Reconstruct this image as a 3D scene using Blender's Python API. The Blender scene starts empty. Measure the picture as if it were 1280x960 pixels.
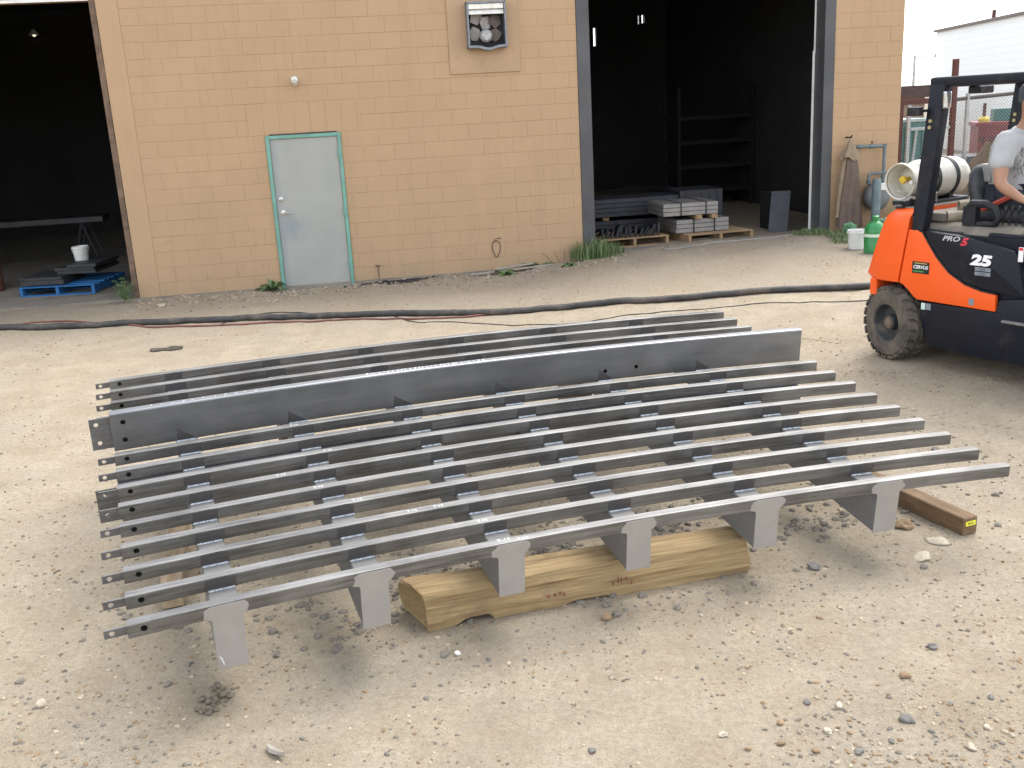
import bpy, bmesh, math, random
from math import sin, cos, pi, radians
from mathutils import Vector, Matrix, noise

# ------------------------------------------------------------------ camera, sky, sun, exposure
sc = bpy.context.scene
col = sc.collection
CAM_H, FPX, PITCH, ROLL = 2.1805, 1241.2, .2684, .0547
cam_d = bpy.data.cameras.new('camera'); cam = bpy.data.objects.new('camera', cam_d); col.objects.link(cam)
cam_d.sensor_width = 36.0; cam_d.lens = 36.0 * FPX / 1280.0; cam_d.clip_end = 2000; cam_d.clip_start = .05
_f = Vector((0, cos(PITCH), -sin(PITCH))); _r = Vector((1, 0, 0)); _d = _f.cross(_r)
_r2 = cos(ROLL) * _r + sin(ROLL) * _d; _d2 = -sin(ROLL) * _r + cos(ROLL) * _d
cam.matrix_world = Matrix(((_r2.x, -_d2.x, -_f.x, 0), (_r2.y, -_d2.y, -_f.y, 0), (_r2.z, -_d2.z, -_f.z, CAM_H), (0, 0, 0, 1)))
sc.camera = cam
TO_SUN = Vector((.40, .50, 1)).normalized()
world = bpy.data.worlds.new('World'); sc.world = world; world.use_nodes = True
wn = world.node_tree; bg = wn.nodes['Background']
sky = wn.nodes.new('ShaderNodeTexSky'); sky.sky_type = 'NISHITA'; sky.sun_disc = False
sky.sun_elevation = math.asin(TO_SUN.z); sky.sun_rotation = math.atan2(TO_SUN.x, TO_SUN.y)
sky.air_density = 1.0; sky.dust_density = 1.5; sky.ozone_density = 1.0
hz = wn.nodes.new('ShaderNodeHueSaturation'); hz.inputs['Saturation'].default_value = .28   # thin milky overcast
wn.links.new(sky.outputs[0], hz.inputs['Color']); wn.links.new(hz.outputs[0], bg.inputs['Color'])
bg.inputs['Strength'].default_value = .15
sun_d = bpy.data.lights.new('sun', 'SUN'); sun_d.energy = .72; sun_d.angle = radians(30.0); sun_d.color = (1, .95, .86)
sun = bpy.data.objects.new('sun', sun_d); col.objects.link(sun)
sun.rotation_euler = (-TO_SUN).to_track_quat('-Z', 'Y').to_euler()
vs = sc.view_settings
vs.view_transform = 'Standard'; vs.look = 'None'; vs.gamma = 1; vs.use_curve_mapping = False; vs.exposure = 1.86

R = random.Random(11)

# ------------------------------------------------------------------ helpers
def smooth(a, b, x):
    t = min(1, max(0, (x - a) / (b - a))); return t * t * (3 - 2 * t)

def tag(o, label=None, cat=None, group=None, kind=None):
    if label: o['label'] = label
    if cat: o['category'] = cat
    if group: o['group'] = group
    if kind: o['kind'] = kind
    return o

def empty(name, loc=(0, 0, 0), rz=0, label=None, cat=None, group=None, parent=None):
    o = bpy.data.objects.new(name, None); col.objects.link(o); o.empty_display_size = .1
    o.location = loc; o.rotation_euler = (0, 0, rz)
    if parent: o.parent = parent
    return tag(o, label, cat, group)

def link(name, me, parent=None):
    o = bpy.data.objects.new(name, me); col.objects.link(o)
    if parent: o.parent = parent
    return o

class MB:
    def __init__(s): s.v = []; s.f = []
    def add(s, vs_, fs):
        b = len(s.v); s.v += [tuple(v) for v in vs_]; s.f += [tuple(i + b for i in f) for f in fs]; return s
    def box(s, c, d, rot=None, taper=1.0):
        hx, hy, hz_ = d[0] / 2, d[1] / 2, d[2] / 2
        vs_ = []
        for z in (-1, 1):
            k = taper if z > 0 else 1
            for x, y in ((-1, -1), (1, -1), (1, 1), (-1, 1)):
                p = Vector((x * hx * k, y * hy * k, z * hz_))
                if rot is not None: p = rot @ p
                vs_.append(p + Vector(c))
        return s.add(vs_, [(3, 2, 1, 0), (4, 5, 6, 7), (0, 1, 5, 4), (1, 2, 6, 5), (2, 3, 7, 6), (3, 0, 4, 7)])
    def bb(s, x0, x1, y0, y1, z0, z1):
        return s.box(((x0 + x1) / 2, (y0 + y1) / 2, (z0 + z1) / 2), (abs(x1 - x0), abs(y1 - y0), abs(z1 - z0)))
    def prism(s, poly, fn, d0, d1):
        """poly: list of 2-D points, fn(a, b, d) -> xyz"""
        n = len(poly); b = len(s.v)
        s.v += [tuple(fn(a, c, d0)) for a, c in poly] + [tuple(fn(a, c, d1)) for a, c in poly]
        s.f += [tuple(b + i for i in range(n)), tuple(b + n + i for i in reversed(range(n)))]
        s.f += [(b + (i + 1) % n, b + i, b + n + i, b + n + (i + 1) % n) for i in range(n)]
        return s
    def loft(s, rings, cap=True, closed=True):
        b = len(s.v); n = len(rings[0])
        for r in rings: s.v += [tuple(p) for p in r]
        m = n if closed else n - 1
        for i in range(len(rings) - 1):
            for j in range(m):
                a = b + i * n + j; c = b + i * n + (j + 1) % n
                s.f.append((a, c, c + n, a + n))
        if cap:
            s.f.append(tuple(b + j for j in reversed(range(n))))
            s.f.append(tuple(b + (len(rings) - 1) * n + j for j in range(n)))
        return s
    def tube(s, path, r, n=8, cap=True):
        P = [Vector(p) for p in path]; rings = []; up = None
        for i, p in enumerate(P):
            t = (P[min(i + 1, len(P) - 1)] - P[max(i - 1, 0)]).normalized()
            if up is None:
                up = Vector((0, 0, 1)) if abs(t.z) < .9 else Vector((1, 0, 0))
            a = t.cross(up)
            if a.length < 1e-5: a = t.orthogonal()
            a.normalize(); b = a.cross(t); up = b
            rr = r[i] if isinstance(r, (list, tuple)) else r
            rings.append([p + (a * cos(2 * pi * k / n) + b * sin(2 * pi * k / n)) * rr for k in range(n)])
        return s.loft(rings, cap)
    def lathe(s, prof, c, axis='z', n=24, cap=True):
        rings = []
        for r, h in prof:
            ring = []
            for k in range(n):
                a = 2 * pi * k / n; x, y = r * cos(a), r * sin(a)
                ring.append(Vector(c) + (Vector((x, y, h)) if axis == 'z' else Vector((x, h, y)) if axis == 'y' else Vector((h, x, y))))
            rings.append(ring)
        return s.loft(rings, cap)
    def build(s, name, mat, parent=None, sm=False, bevel=0, segs=1, ang=None):
        me = bpy.data.meshes.new(name); me.from_pydata(s.v, [], s.f)
        bm = bmesh.new(); bm.from_mesh(me)
        bmesh.ops.recalc_face_normals(bm, faces=bm.faces)
        if bevel:
            es = [e for e in bm.edges if len(e.link_faces) == 2 and e.calc_face_angle(0) > .5]
            bmesh.ops.bevel(bm, geom=es, offset=bevel, segments=segs, affect='EDGES', profile=.6)
        if sm:
            for f in bm.faces: f.smooth = True
            for e in bm.edges:
                if len(e.link_faces) == 2 and e.calc_face_angle(0) > (ang or .7): e.smooth = False
        bm.to_mesh(me); bm.free()
        if mat: me.materials.append(mat)
        return link(name, me, parent)

# ------------------------------------------------------------------ materials
def new_mat(name):
    m = bpy.data.materials.new(name); m.use_nodes = True; nt = m.node_tree
    return m, nt, nt.nodes['Principled BSDF']

def nd(nt, t, **kw):
    n = nt.nodes.new(t)
    for k, v in kw.items():
        if k in n.inputs: n.inputs[k].default_value = v
        else: setattr(n, k, v)
    return n

def noise_tex(nt, vec, scale, detail=4, rough=.6, dist=0):
    n = nd(nt, 'ShaderNodeTexNoise'); n.inputs['Scale'].default_value = scale; n.inputs['Detail'].default_value = detail
    n.inputs['Roughness'].default_value = rough; n.inputs['Distortion'].default_value = dist
    nt.links.new(vec, n.inputs['Vector']); return n.outputs['Fac']

def ramp(nt, fac, a, b, ca=(0, 0, 0, 1), cb=(1, 1, 1, 1)):
    r = nd(nt, 'ShaderNodeValToRGB'); e = r.color_ramp.elements
    e[0].position = a; e[1].position = b; e[0].color = ca; e[1].color = cb
    nt.links.new(fac, r.inputs[0]); return r.outputs[0]

def mixc(nt, fac, a, b, mode='MIX'):
    m = nd(nt, 'ShaderNodeMix', data_type='RGBA', blend_type=mode)
    for s, v in ((m.inputs[0], fac), (m.inputs[6], a), (m.inputs[7], b)):
        if isinstance(v, (int, float)): s.default_value = v
        elif isinstance(v, tuple): s.default_value = v if len(v) == 4 else (*v, 1)
        else: nt.links.new(v, s)
    return m.outputs[2]

def MAT(name, c, rough=.6, metal=0, var=.25, scale=6, bump=0, bscale=80, c2=None, stretch=None, rvar=.12, dirt=0, dirtc=(.25, .2, .14), local=False):
    m, nt, b = new_mat(name)
    if local:
        tc = nd(nt, 'ShaderNodeTexCoord'); pos = tc.outputs['Object']
    else:
        geo = nd(nt, 'ShaderNodeNewGeometry'); pos = geo.outputs['Position']
    if stretch:
        mp = nd(nt, 'ShaderNodeMapping'); mp.inputs['Scale'].default_value = stretch; nt.links.new(pos, mp.inputs['Vector']); vec = mp.outputs[0]
    else: vec = pos
    n1 = noise_tex(nt, vec, scale, 5)
    if c2 is None: c2 = tuple(x * (1 - var) for x in c); c = tuple(min(1, x * (1 + var * .5)) for x in c)
    out = mixc(nt, ramp(nt, n1, .3, .7), c2, c)
    if dirt:
        n2 = noise_tex(nt, pos, scale * .6 + 1.3, 6, .7)
        out = mixc(nt, ramp(nt, n2, .62 - dirt * .3, .80), out, dirtc)
    nt.links.new(out, b.inputs['Base Color'])
    nr = noise_tex(nt, vec, scale * 3 + 2, 3)
    mr = nd(nt, 'ShaderNodeMapRange'); mr.inputs['To Min'].default_value = max(.02, rough - rvar); mr.inputs['To Max'].default_value = min(1, rough + rvar)
    nt.links.new(nr, mr.inputs[0]); nt.links.new(mr.outputs[0], b.inputs['Roughness'])
    b.inputs['Metallic'].default_value = metal
    if bump:
        bn = nd(nt, 'ShaderNodeBump'); bn.inputs['Strength'].default_value = min(1, bump); bn.inputs['Distance'].default_value = .01
        nt.links.new(noise_tex(nt, vec, bscale, 5), bn.inputs['Height']); nt.links.new(bn.outputs[0], b.inputs['Normal'])
    return m

def mat_ground():
    m, nt, b = new_mat('sandy_yard'); geo = nd(nt, 'ShaderNodeNewGeometry'); pos = geo.outputs['Position']
    big = noise_tex(nt, pos, .55, 4, .5, .3); mid = noise_tex(nt, pos, 2.7, 6, .62, .2); fine = noise_tex(nt, pos, 30, 7, .8); grit = noise_tex(nt, pos, 140, 4, .7)
    c = mixc(nt, ramp(nt, big, .25, .75), (.485, .41, .30), (.56, .483, .37))
    c = mixc(nt, ramp(nt, mid, .30, .66), mixc(nt, .65, c, (.34, .272, .185)), c)
    # darker packed dirt along the foot of the wall (world y beyond the hose)
    sep = nd(nt, 'ShaderNodeSeparateXYZ'); nt.links.new(pos, sep.inputs[0])
    ad = nd(nt, 'ShaderNodeMath', operation='MULTIPLY_ADD'); ad.inputs[1].default_value = 2.6; nt.links.new(mid, ad.inputs[0]); nt.links.new(sep.outputs[1], ad.inputs[2])
    mr = nd(nt, 'ShaderNodeMapRange'); mr.inputs['From Min'].default_value = 12.0; mr.inputs['From Max'].default_value = 14.6
    nt.links.new(ad.outputs[0], mr.inputs[0])
    c = mixc(nt, mr.outputs[0], c, mixc(nt, ramp(nt, fine, .35, .65), (.26, .21, .155), (.37, .31, .235)))
    st = noise_tex(nt, pos, 1.15, 6, .62, .8)     # greyish dust films
    c = mixc(nt, ramp(nt, st, .42, .80, (0, 0, 0, 1), (.8, .8, .8, 1)), c, (.41, .362, .295))
    spk = nd(nt, 'ShaderNodeTexVoronoi', feature='F1'); spk.inputs['Scale'].default_value = 62; nt.links.new(pos, spk.inputs['Vector'])
    dots = ramp(nt, spk.outputs['Distance'], .13, .22, (1, 1, 1, 1), (0, 0, 0, 1))
    gate = ramp(nt, noise_tex(nt, pos, 5.2, 5, .7), .40, .62)
    f = nd(nt, 'ShaderNodeMath', operation='MULTIPLY'); nt.links.new(dots, f.inputs[0]); nt.links.new(gate, f.inputs[1])
    c = mixc(nt, f.outputs[0], c, mixc(nt, spk.outputs['Color'], (.10, .09, .08), (.22, .18, .13)))
    c = mixc(nt, ramp(nt, fine, .28, .60), mixc(nt, .48, c, (.18, .14, .10)), c)
    c = mixc(nt, ramp(nt, grit, .30, .62), mixc(nt, .38, c, (.16, .126, .092)), c)
    nt.links.new(c, b.inputs['Base Color']); b.inputs['Roughness'].default_value = .95
    b.inputs['Specular IOR Level'].default_value = .15
    bn = nd(nt, 'ShaderNodeBump'); bn.inputs['Strength'].default_value = 1; bn.inputs['Distance'].default_value = .035
    hsum = nd(nt, 'ShaderNodeMath', operation='ADD'); nt.links.new(mid, hsum.inputs[0])
    fm = nd(nt, 'ShaderNodeMath', operation='MULTIPLY'); fm.inputs[1].default_value = .6; nt.links.new(fine, fm.inputs[0]); nt.links.new(fm.outputs[0], hsum.inputs[1])
    nt.links.new(hsum.outputs[0], bn.inputs['Height']); nt.links.new(bn.outputs[0], b.inputs['Normal'])
    return m

def mat_block(name='painted_block', c=(.435, .293, .176)):
    m, nt, b = new_mat(name); geo = nd(nt, 'ShaderNodeNewGeometry'); pos = geo.outputs['Position']
    oi = nd(nt, 'ShaderNodeObjectInfo')
    k = tuple(x * .975 for x in c); k2 = tuple(min(1, x * 1.015) for x in c)
    out = mixc(nt, oi.outputs['Random'], k, k2)
    n = noise_tex(nt, pos, 1.1, 5, .6)
    out = mixc(nt, ramp(nt, n, .4, .75), out, tuple(x * .93 for x in c))
    mp = nd(nt, 'ShaderNodeMapping'); mp.inputs['Scale'].default_value = (5, 5, .35); nt.links.new(pos, mp.inputs['Vector'])
    out = mixc(nt, ramp(nt, noise_tex(nt, mp.outputs[0], 1.6, 5, .65), .5, .8), out, tuple(x * .91 for x in c))   # run-off streaks
    # scuffs, mostly low on the wall
    sep = nd(nt, 'ShaderNodeSeparateXYZ'); nt.links.new(pos, sep.inputs[0])
    low = nd(nt, 'ShaderNodeMapRange'); low.inputs['From Min'].default_value = 1.9; low.inputs['From Max'].default_value = 0; nt.links.new(sep.outputs[2], low.inputs[0])
    sc_ = ramp(nt, noise_tex(nt, pos, 5.5, 7, .72, .5), .57, .72)
    mu = nd(nt, 'ShaderNodeMath', operation='MULTIPLY'); nt.links.new(low.outputs[0], mu.inputs[0]); nt.links.new(sc_, mu.inputs[1])
    mu2 = nd(nt, 'ShaderNodeMath', operation='MULTIPLY'); mu2.inputs[1].default_value = .55; nt.links.new(mu.outputs[0], mu2.inputs[0])
    out = mixc(nt, mu2.outputs[0], out, (.26, .17, .10))
    spl = nd(nt, 'ShaderNodeMapRange'); spl.inputs['From Min'].default_value = .32; spl.inputs['From Max'].default_value = -.05; nt.links.new(sep.outputs[2], spl.inputs[0])
    sm_ = nd(nt, 'ShaderNodeMath', operation='MULTIPLY'); nt.links.new(spl.outputs[0], sm_.inputs[0]); nt.links.new(ramp(nt, noise_tex(nt, pos, 3.1, 6, .7), .35, .7), sm_.inputs[1])
    out = mixc(nt, sm_.outputs[0], out, (.33, .25, .16))
    nt.links.new(out, b.inputs['Base Color']); b.inputs['Roughness'].default_value = .72
    b.inputs['Specular IOR Level'].default_value = .3
    bn = nd(nt, 'ShaderNodeBump'); bn.inputs['Strength'].default_value = .35; bn.inputs['Distance'].default_value = .006
    nt.links.new(noise_tex(nt, pos, 60, 6, .7), bn.inputs['Height']); nt.links.new(bn.outputs[0], b.inputs['Normal'])
    return m

def mat_steel(name, c=(.27, .265, .255), c2=(.10, .097, .094), rough=.46, metal=.8, stx=(.9, 16, 34)):
    """mill-scale steel: blotchy, long streaks along the local x axis"""
    m, nt, b = new_mat(name); tc = nd(nt, 'ShaderNodeTexCoord'); pos = tc.outputs['Object']
    mp = nd(nt, 'ShaderNodeMapping'); mp.inputs['Scale'].default_value = stx; nt.links.new(pos, mp.inputs['Vector'])
    st = noise_tex(nt, mp.outputs[0], 2.2, 6, .65, .2); bl = noise_tex(nt, pos, 2.3, 5, .6, .4)
    mx = nd(nt, 'ShaderNodeMath', operation='MULTIPLY_ADD'); mx.inputs[1].default_value = .55
    nt.links.new(st, mx.inputs[0]); h = nd(nt, 'ShaderNodeMath', operation='MULTIPLY'); h.inputs[1].default_value = .5; nt.links.new(bl, h.inputs[0]); nt.links.new(h.outputs[0], mx.inputs[2])
    out = mixc(nt, ramp(nt, mx.outputs[0], .38, .66), c2, c)
    ru = ramp(nt, noise_tex(nt, pos, 7, 7, .75), .64, .78)
    out = mixc(nt, ru, out, (.30, .24, .19))
    nt.links.new(out, b.inputs['Base Color'])
    mr = nd(nt, 'ShaderNodeMapRange'); mr.inputs['To Min'].default_value = rough - .10; mr.inputs['To Max'].default_value = rough + .16
    nt.links.new(bl, mr.inputs[0]); nt.links.new(mr.outputs[0], b.inputs['Roughness']); b.inputs['Metallic'].default_value = metal
    bn = nd(nt, 'ShaderNodeBump'); bn.inputs['Strength'].default_value = .12; bn.inputs['Distance'].default_value = .002
    nt.links.new(st, bn.inputs['Height']); nt.links.new(bn.outputs[0], b.inputs['Normal'])
    return m

def mat_wood(name, c, c2, scale=(1.2, 14, 14), bump=.8, rough=.8, dirt=(.2, .13, .07)):
    m, nt, b = new_mat(name); tc = nd(nt, 'ShaderNodeTexCoord'); pos = tc.outputs['Object']
    mp = nd(nt, 'ShaderNodeMapping'); mp.inputs['Scale'].default_value = scale; nt.links.new(pos, mp.inputs['Vector'])
    g = noise_tex(nt, mp.outputs[0], 3, 8, .7, .5); l = noise_tex(nt, pos, 5, 5, .6)
    out = mixc(nt, ramp(nt, g, .32, .68), c2, c); out = mixc(nt, ramp(nt, l, .58, .76), out, dirt)
    nt.links.new(out, b.inputs['Base Color']); b.inputs['Roughness'].default_value = rough
    bn = nd(nt, 'ShaderNodeBump'); bn.inputs['Strength'].default_value = bump; bn.inputs['Distance'].default_value = .008
    nt.links.new(g, bn.inputs['Height']); nt.links.new(bn.outputs[0], b.inputs['Normal'])
    return m

def mat_flat(name, c, rough=.5, emit=0):
    m, nt, b = new_mat(name); b.inputs['Base Color'].default_value = (*c, 1); b.inputs['Roughness'].default_value = rough
    if emit: b.inputs['Emission Color'].default_value = (*c, 1); b.inputs['Emission Strength'].default_value = emit
    return m

G_MAT = mat_ground(); BLOCK = mat_block(); MORTAR = mat_block('painted_joint', (.405, .27, .16))
STEEL = mat_steel('mill_steel'); STEEL_B = mat_steel('mill_steel_beam', (.285, .29, .30), (.19, .195, .203), .36, .85, (.9, 5, 6))
PRIMER = MAT('grey_primer_steel', (.305, .285, .258), .6, .1, .10, 9, .06, 120, local=True)
SIDE = mat_steel('member_steel', (.175, .172, .166), (.13, .128, .124), .6, .2)
WELD = MAT('weld_metal', (.56, .60, .64), .4, .6, .15, 60, .2, 160)
CHALK = mat_flat('chalk', (.82, .83, .82), .9)
CONC = MAT('concrete_floor', (.24, .21, .17), .85, 0, .3, 1.2, .2, 50, dirt=.4, dirtc=(.10, .085, .07))
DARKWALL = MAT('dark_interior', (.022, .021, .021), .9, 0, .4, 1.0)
JAMB = MAT('charcoal_door_steel', (.085, .087, .092), .5, .3, .25, 2, .05, 60, dirt=.2, dirtc=(.14, .12, .1))
BROWNJ = MAT('brown_jamb', (.16, .105, .07), .8, 0, .5, 8, .4, 60)
PLY = MAT('painted_plywood', (.415, .280, .168), .7, 0, .09, 2.2, .12, 40, dirt=.12, dirtc=(.3, .2, .12))
WHITEP = MAT('white_plastic', (.72, .72, .69), .5, 0, .12, 7, .05, 50, dirt=.25, dirtc=(.38, .34, .28))
BLK = MAT('black_plastic', (.02, .021, .024), .45, 0, .3, 6, .05, 90, dirt=.2, dirtc=(.1, .09, .075))
RUBBER = MAT('rubber', (.060, .055, .048), .9, 0, .3, 6, .2, 60, dirt=.75, dirtc=(.22, .185, .135))
ORANGE = MAT('orange_paint', (.86, .112, .015), .38, 0, .05, 2.5, .02, 60, dirt=.06, dirtc=(.5, .22, .1))
NAVY = MAT('dark_blue_black_paint', (.010, .012, .019), .36, 0, .2, 3, .03, 60, dirt=.22, dirtc=(.045, .042, .040))
GUARD = MAT('worn_black_steel', (.016, .018, .025), .45, .1, .3, 5, .08, 70, dirt=.25, dirtc=(.06, .057, .054))
DUSTY = MAT('dusty_hood', (.19, .165, .13), .8, 0, .35, 6, .1, 60)

# ------------------------------------------------------------------ ground
WY = .1592; W0 = Vector((-3.0639, 13.4777, 0)); WU = Vector((cos(WY), sin(WY), 0)); WN = Vector((-sin(WY), cos(WY), 0))
def wp(u, inn, z): return W0 + WU * u + WN * inn + Vector((0, 0, z))
def base_g(x, y):
    g = .2 * smooth(.5, 5, x) * smooth(4.5, 8.5, y)
    g += .12 * smooth(.1, 1.6, x) * smooth(9.8, 13.2, y) * (1 - smooth(2.2, 5.0, x))
    return g
def ground_z(x, y):
    g = base_g(x, y)
    if -14 < x < 16 and .5 < y < 17:
        q = Vector((x, y, 0))
        g += .020 * (noise.fractal(q * 1.3, 1, 2, 4)) * (1 if y > 9 else .5) + .006 * noise.fractal(q * 7 + Vector((5, 3, 1)), .9, 2, 3)
        rut = abs(sin((y - .33 * x) * 2.1 + .6 * noise.noise(q * .5)))         # faint vehicle ruts right of the frame
        g -= .012 * smooth(.85, 1, rut) * smooth(1.6, 2.6, x) * (1 - smooth(8.5, 10, y))
        u = (q - W0).dot(WU); inn = (q - W0).dot(WN)
        g -= .05 * smooth(-.05, .25, inn)                                        # dips under the slab inside
        g += .035 * (max(0, noise.noise(q * 3.3)) + .3) * smooth(-1.1, -.15, inn) * (1 - smooth(0, .2, inn)) * smooth(-1.9, -1.7, u) * (1 - smooth(4.1, 4.5, u)) * (0 if -.15 < u < 1.12 else 1)
    return g

def axis(a, b, step, far):
    xs = []; x = a
    while x < b + 1e-6: xs.append(x); x += step
    s = step; lo = []; hi = []; p = a; q = b
    while p > -far: s *= 1.35; p -= s; lo.append(p); q += s; hi.append(q)
    return lo[::-1] + xs + hi
gx = axis(-7.5, 7.5, .04, 900); gy = axis(1.6, 14.2, .04, 900)
gv = [(x, y, ground_z(x, y)) for y in gy for x in gx]; nx = len(gx)
gf = [(j * nx + i, j * nx + i + 1, (j + 1) * nx + i + 1, (j + 1) * nx + i) for j in range(len(gy) - 1) for i in range(nx - 1)]
gme = bpy.data.meshes.new('ground'); gme.from_pydata(gv, [], gf); gme.materials.append(G_MAT)
for p in gme.polygons: p.use_smooth = True
tag(link('ground', gme), kind='structure')

# ------------------------------------------------------------------ warehouse
C = .2032
FZL, FZR = .03, .13
bld = empty('warehouse', W0, WY, 'tan painted concrete block warehouse with two open bay doors', 'building')
core = MB()
core.bb(-1.86, 4.24, .0032, .2, -.4, 4.75).bb(7.99, 9.034, .0032, .2, -.4, 4.75)
core.bb(-6.6, -1.86, .004, .2, 3.77, 4.75).bb(4.24, 7.99, .004, .2, 4.25, 4.75).bb(-11, -6.6, .0032, .2, -.4, 4.75)
core.build('wall', MORTAR, bld)
MB().bb(8.84, 9.034, .2, 9.95, -.4, 4.75).build('side_wall', BLOCK, bld)
inner = MB()
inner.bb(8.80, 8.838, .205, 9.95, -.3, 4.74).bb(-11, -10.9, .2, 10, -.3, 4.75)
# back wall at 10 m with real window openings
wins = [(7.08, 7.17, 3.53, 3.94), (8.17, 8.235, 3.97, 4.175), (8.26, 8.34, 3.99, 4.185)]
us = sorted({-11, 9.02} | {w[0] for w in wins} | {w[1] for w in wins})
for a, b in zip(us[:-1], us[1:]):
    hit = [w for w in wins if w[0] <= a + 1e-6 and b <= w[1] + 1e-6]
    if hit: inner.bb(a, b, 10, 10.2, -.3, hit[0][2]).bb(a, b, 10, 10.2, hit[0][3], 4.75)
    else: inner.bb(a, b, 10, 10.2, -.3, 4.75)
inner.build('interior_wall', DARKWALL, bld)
PANE = mat_flat('dusty_glass', (.9, .93, .92), .15); PANE.node_tree.nodes['Principled BSDF'].inputs['Transmission Weight'].default_value = 1
for w in wins: MB().bb(w[0], w[1], 10.08, 10.084, w[2], w[3]).build('window_pane', PANE, bld)
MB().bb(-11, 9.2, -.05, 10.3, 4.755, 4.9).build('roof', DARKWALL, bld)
tag(MB().bb(-11, 4.1, -.02, 10, -.3, FZL).bb(4.1, 8.8, .0, 10, -.3, FZR).build('floor', CONC), kind='structure')
bpy.data.objects['floor'].location = W0; bpy.data.objects['floor'].rotation_euler = (0, 0, WY)
# pilaster, jambs
MB().bb(-1.862, -1.60, -.006, .004, -.3, 4.74).build('pilaster', BLOCK, bld, bevel=.002)
jr = MB(); pts = []
for i in range(30):
    z = -.2 + i * 3.97 / 29; pts.append((-1.868 + .012 * noise.noise(Vector((0, 3, z * 4))) , z))
poly = [(-1.935, -.2)] + pts + [(-1.935, 3.77)]
jr.prism(poly, lambda a, b, d: (a, d, b), -.012, .19); jr.build('edge_board', BROWNJ, bld)
MB().bb(-6.6, -1.94, -.01, .0, 3.765, 3.80).build('lintel_trim', WHITEP, bld)
MB().bb(4.243, 4.42, -.012, .30, -.2, 4.25).build('door_jamb', JAMB, bld, bevel=.006)
MB().bb(7.83, 7.988, -.012, .30, -.2, 4.25).build('door_jamb', JAMB, bld, bevel=.006)
st = MB(); st.bb(7.795, 7.828, .27, .292, FZR, 2.78).bb(7.808, 7.829, .262, .285, 2.74, 4.2); st.build('weather_strip', WHITEP, bld, bevel=.004)
# concrete blocks, each a part
def block_mesh(w, h):
    mb = MB().bb(0, w, 0, .05, 0, h)
    me = bpy.data.meshes.new('block'); me.from_pydata(mb.v, [], mb.f)
    bm = bmesh.new(); bm.from_mesh(me); bmesh.ops.recalc_face_normals(bm, faces=bm.faces)
    es = [e for e in bm.edges if all(abs(v.co.y) < 1e-5 for v in e.verts)]
    bmesh.ops.bevel(bm, geom=es, offset=.0016, segments=1, affect='EDGES'); bm.to_mesh(me); bm.free(); me.materials.append(BLOCK); return me
bcache = {}
blocks = []
def put_block(u0, u1, z0, z1):
    if u1 - u0 < .03: return
    blocks.append((u0, u1, z0, z1))
JT = .0054; JH = .0026
for a0, a1 in ((-1.60, 4.24), (7.99, 9.04)):
    for k in range(-1, 23):
        z0 = k * C; off = (.2032 if k % 2 else 0) + .03
        us_ = [a0]; x = a0 - .4064 + off
        while x < a1:
            if x > a0 + .05 and x < a1 - .05: us_.append(x)
            x += .4064
        us_.append(a1)
        for p, q in zip(us_[:-1], us_[1:]):
            segs = [(p, q)]
            if a0 < 0 and k < 10: segs = [s for s in ((p, min(q, 0)), (max(p, .985), q)) if s[1] - s[0] > .02] if p < .985 and q > 0 else segs
            if a0 < 0 and 10 <= k < 12: segs = [s for s in ((p, min(q, -.203)), (max(p, 1.219), q)) if s[1] - s[0] > .02] if p < 1.219 and q > -.203 else segs
            for s in segs: put_block(s[0], s[1], z0, z0 + C)
for i in range(7): put_block(-.203 + i * .2032, -.203 + (i + 1) * .2032, 10 * C, 12 * C)
vis = [b for b in blocks if b[2] < 3.72]; vis.sort(key=lambda b: -(b[1] - b[0]) * (1 if b[3] > .1 else .2))
single = set(vis[:298]); rest = MB()
for b in blocks:
    w = round(b[1] - b[0] - JH, 4); h = round(b[3] - b[2] - JT, 3)
    ny = R.uniform(-.0016, .0016)
    if b in single:
        if (w, h) not in bcache: bcache[(w, h)] = block_mesh(w, h)
        o = link('block', bcache[(w, h)], bld)
        o.location = (b[0] + JH / 2, ny, b[2] + JT / 2); o.rotation_euler = (R.uniform(-.003, .003), 0, R.uniform(-.002, .002))
    else: rest.bb(b[0] + JH / 2, b[1] - JH / 2, ny, .05, b[2] + JT / 2, b[3] - JT / 2)
tag(rest.build('block_courses', BLOCK, bld, bevel=.003), kind='stuff')

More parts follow.
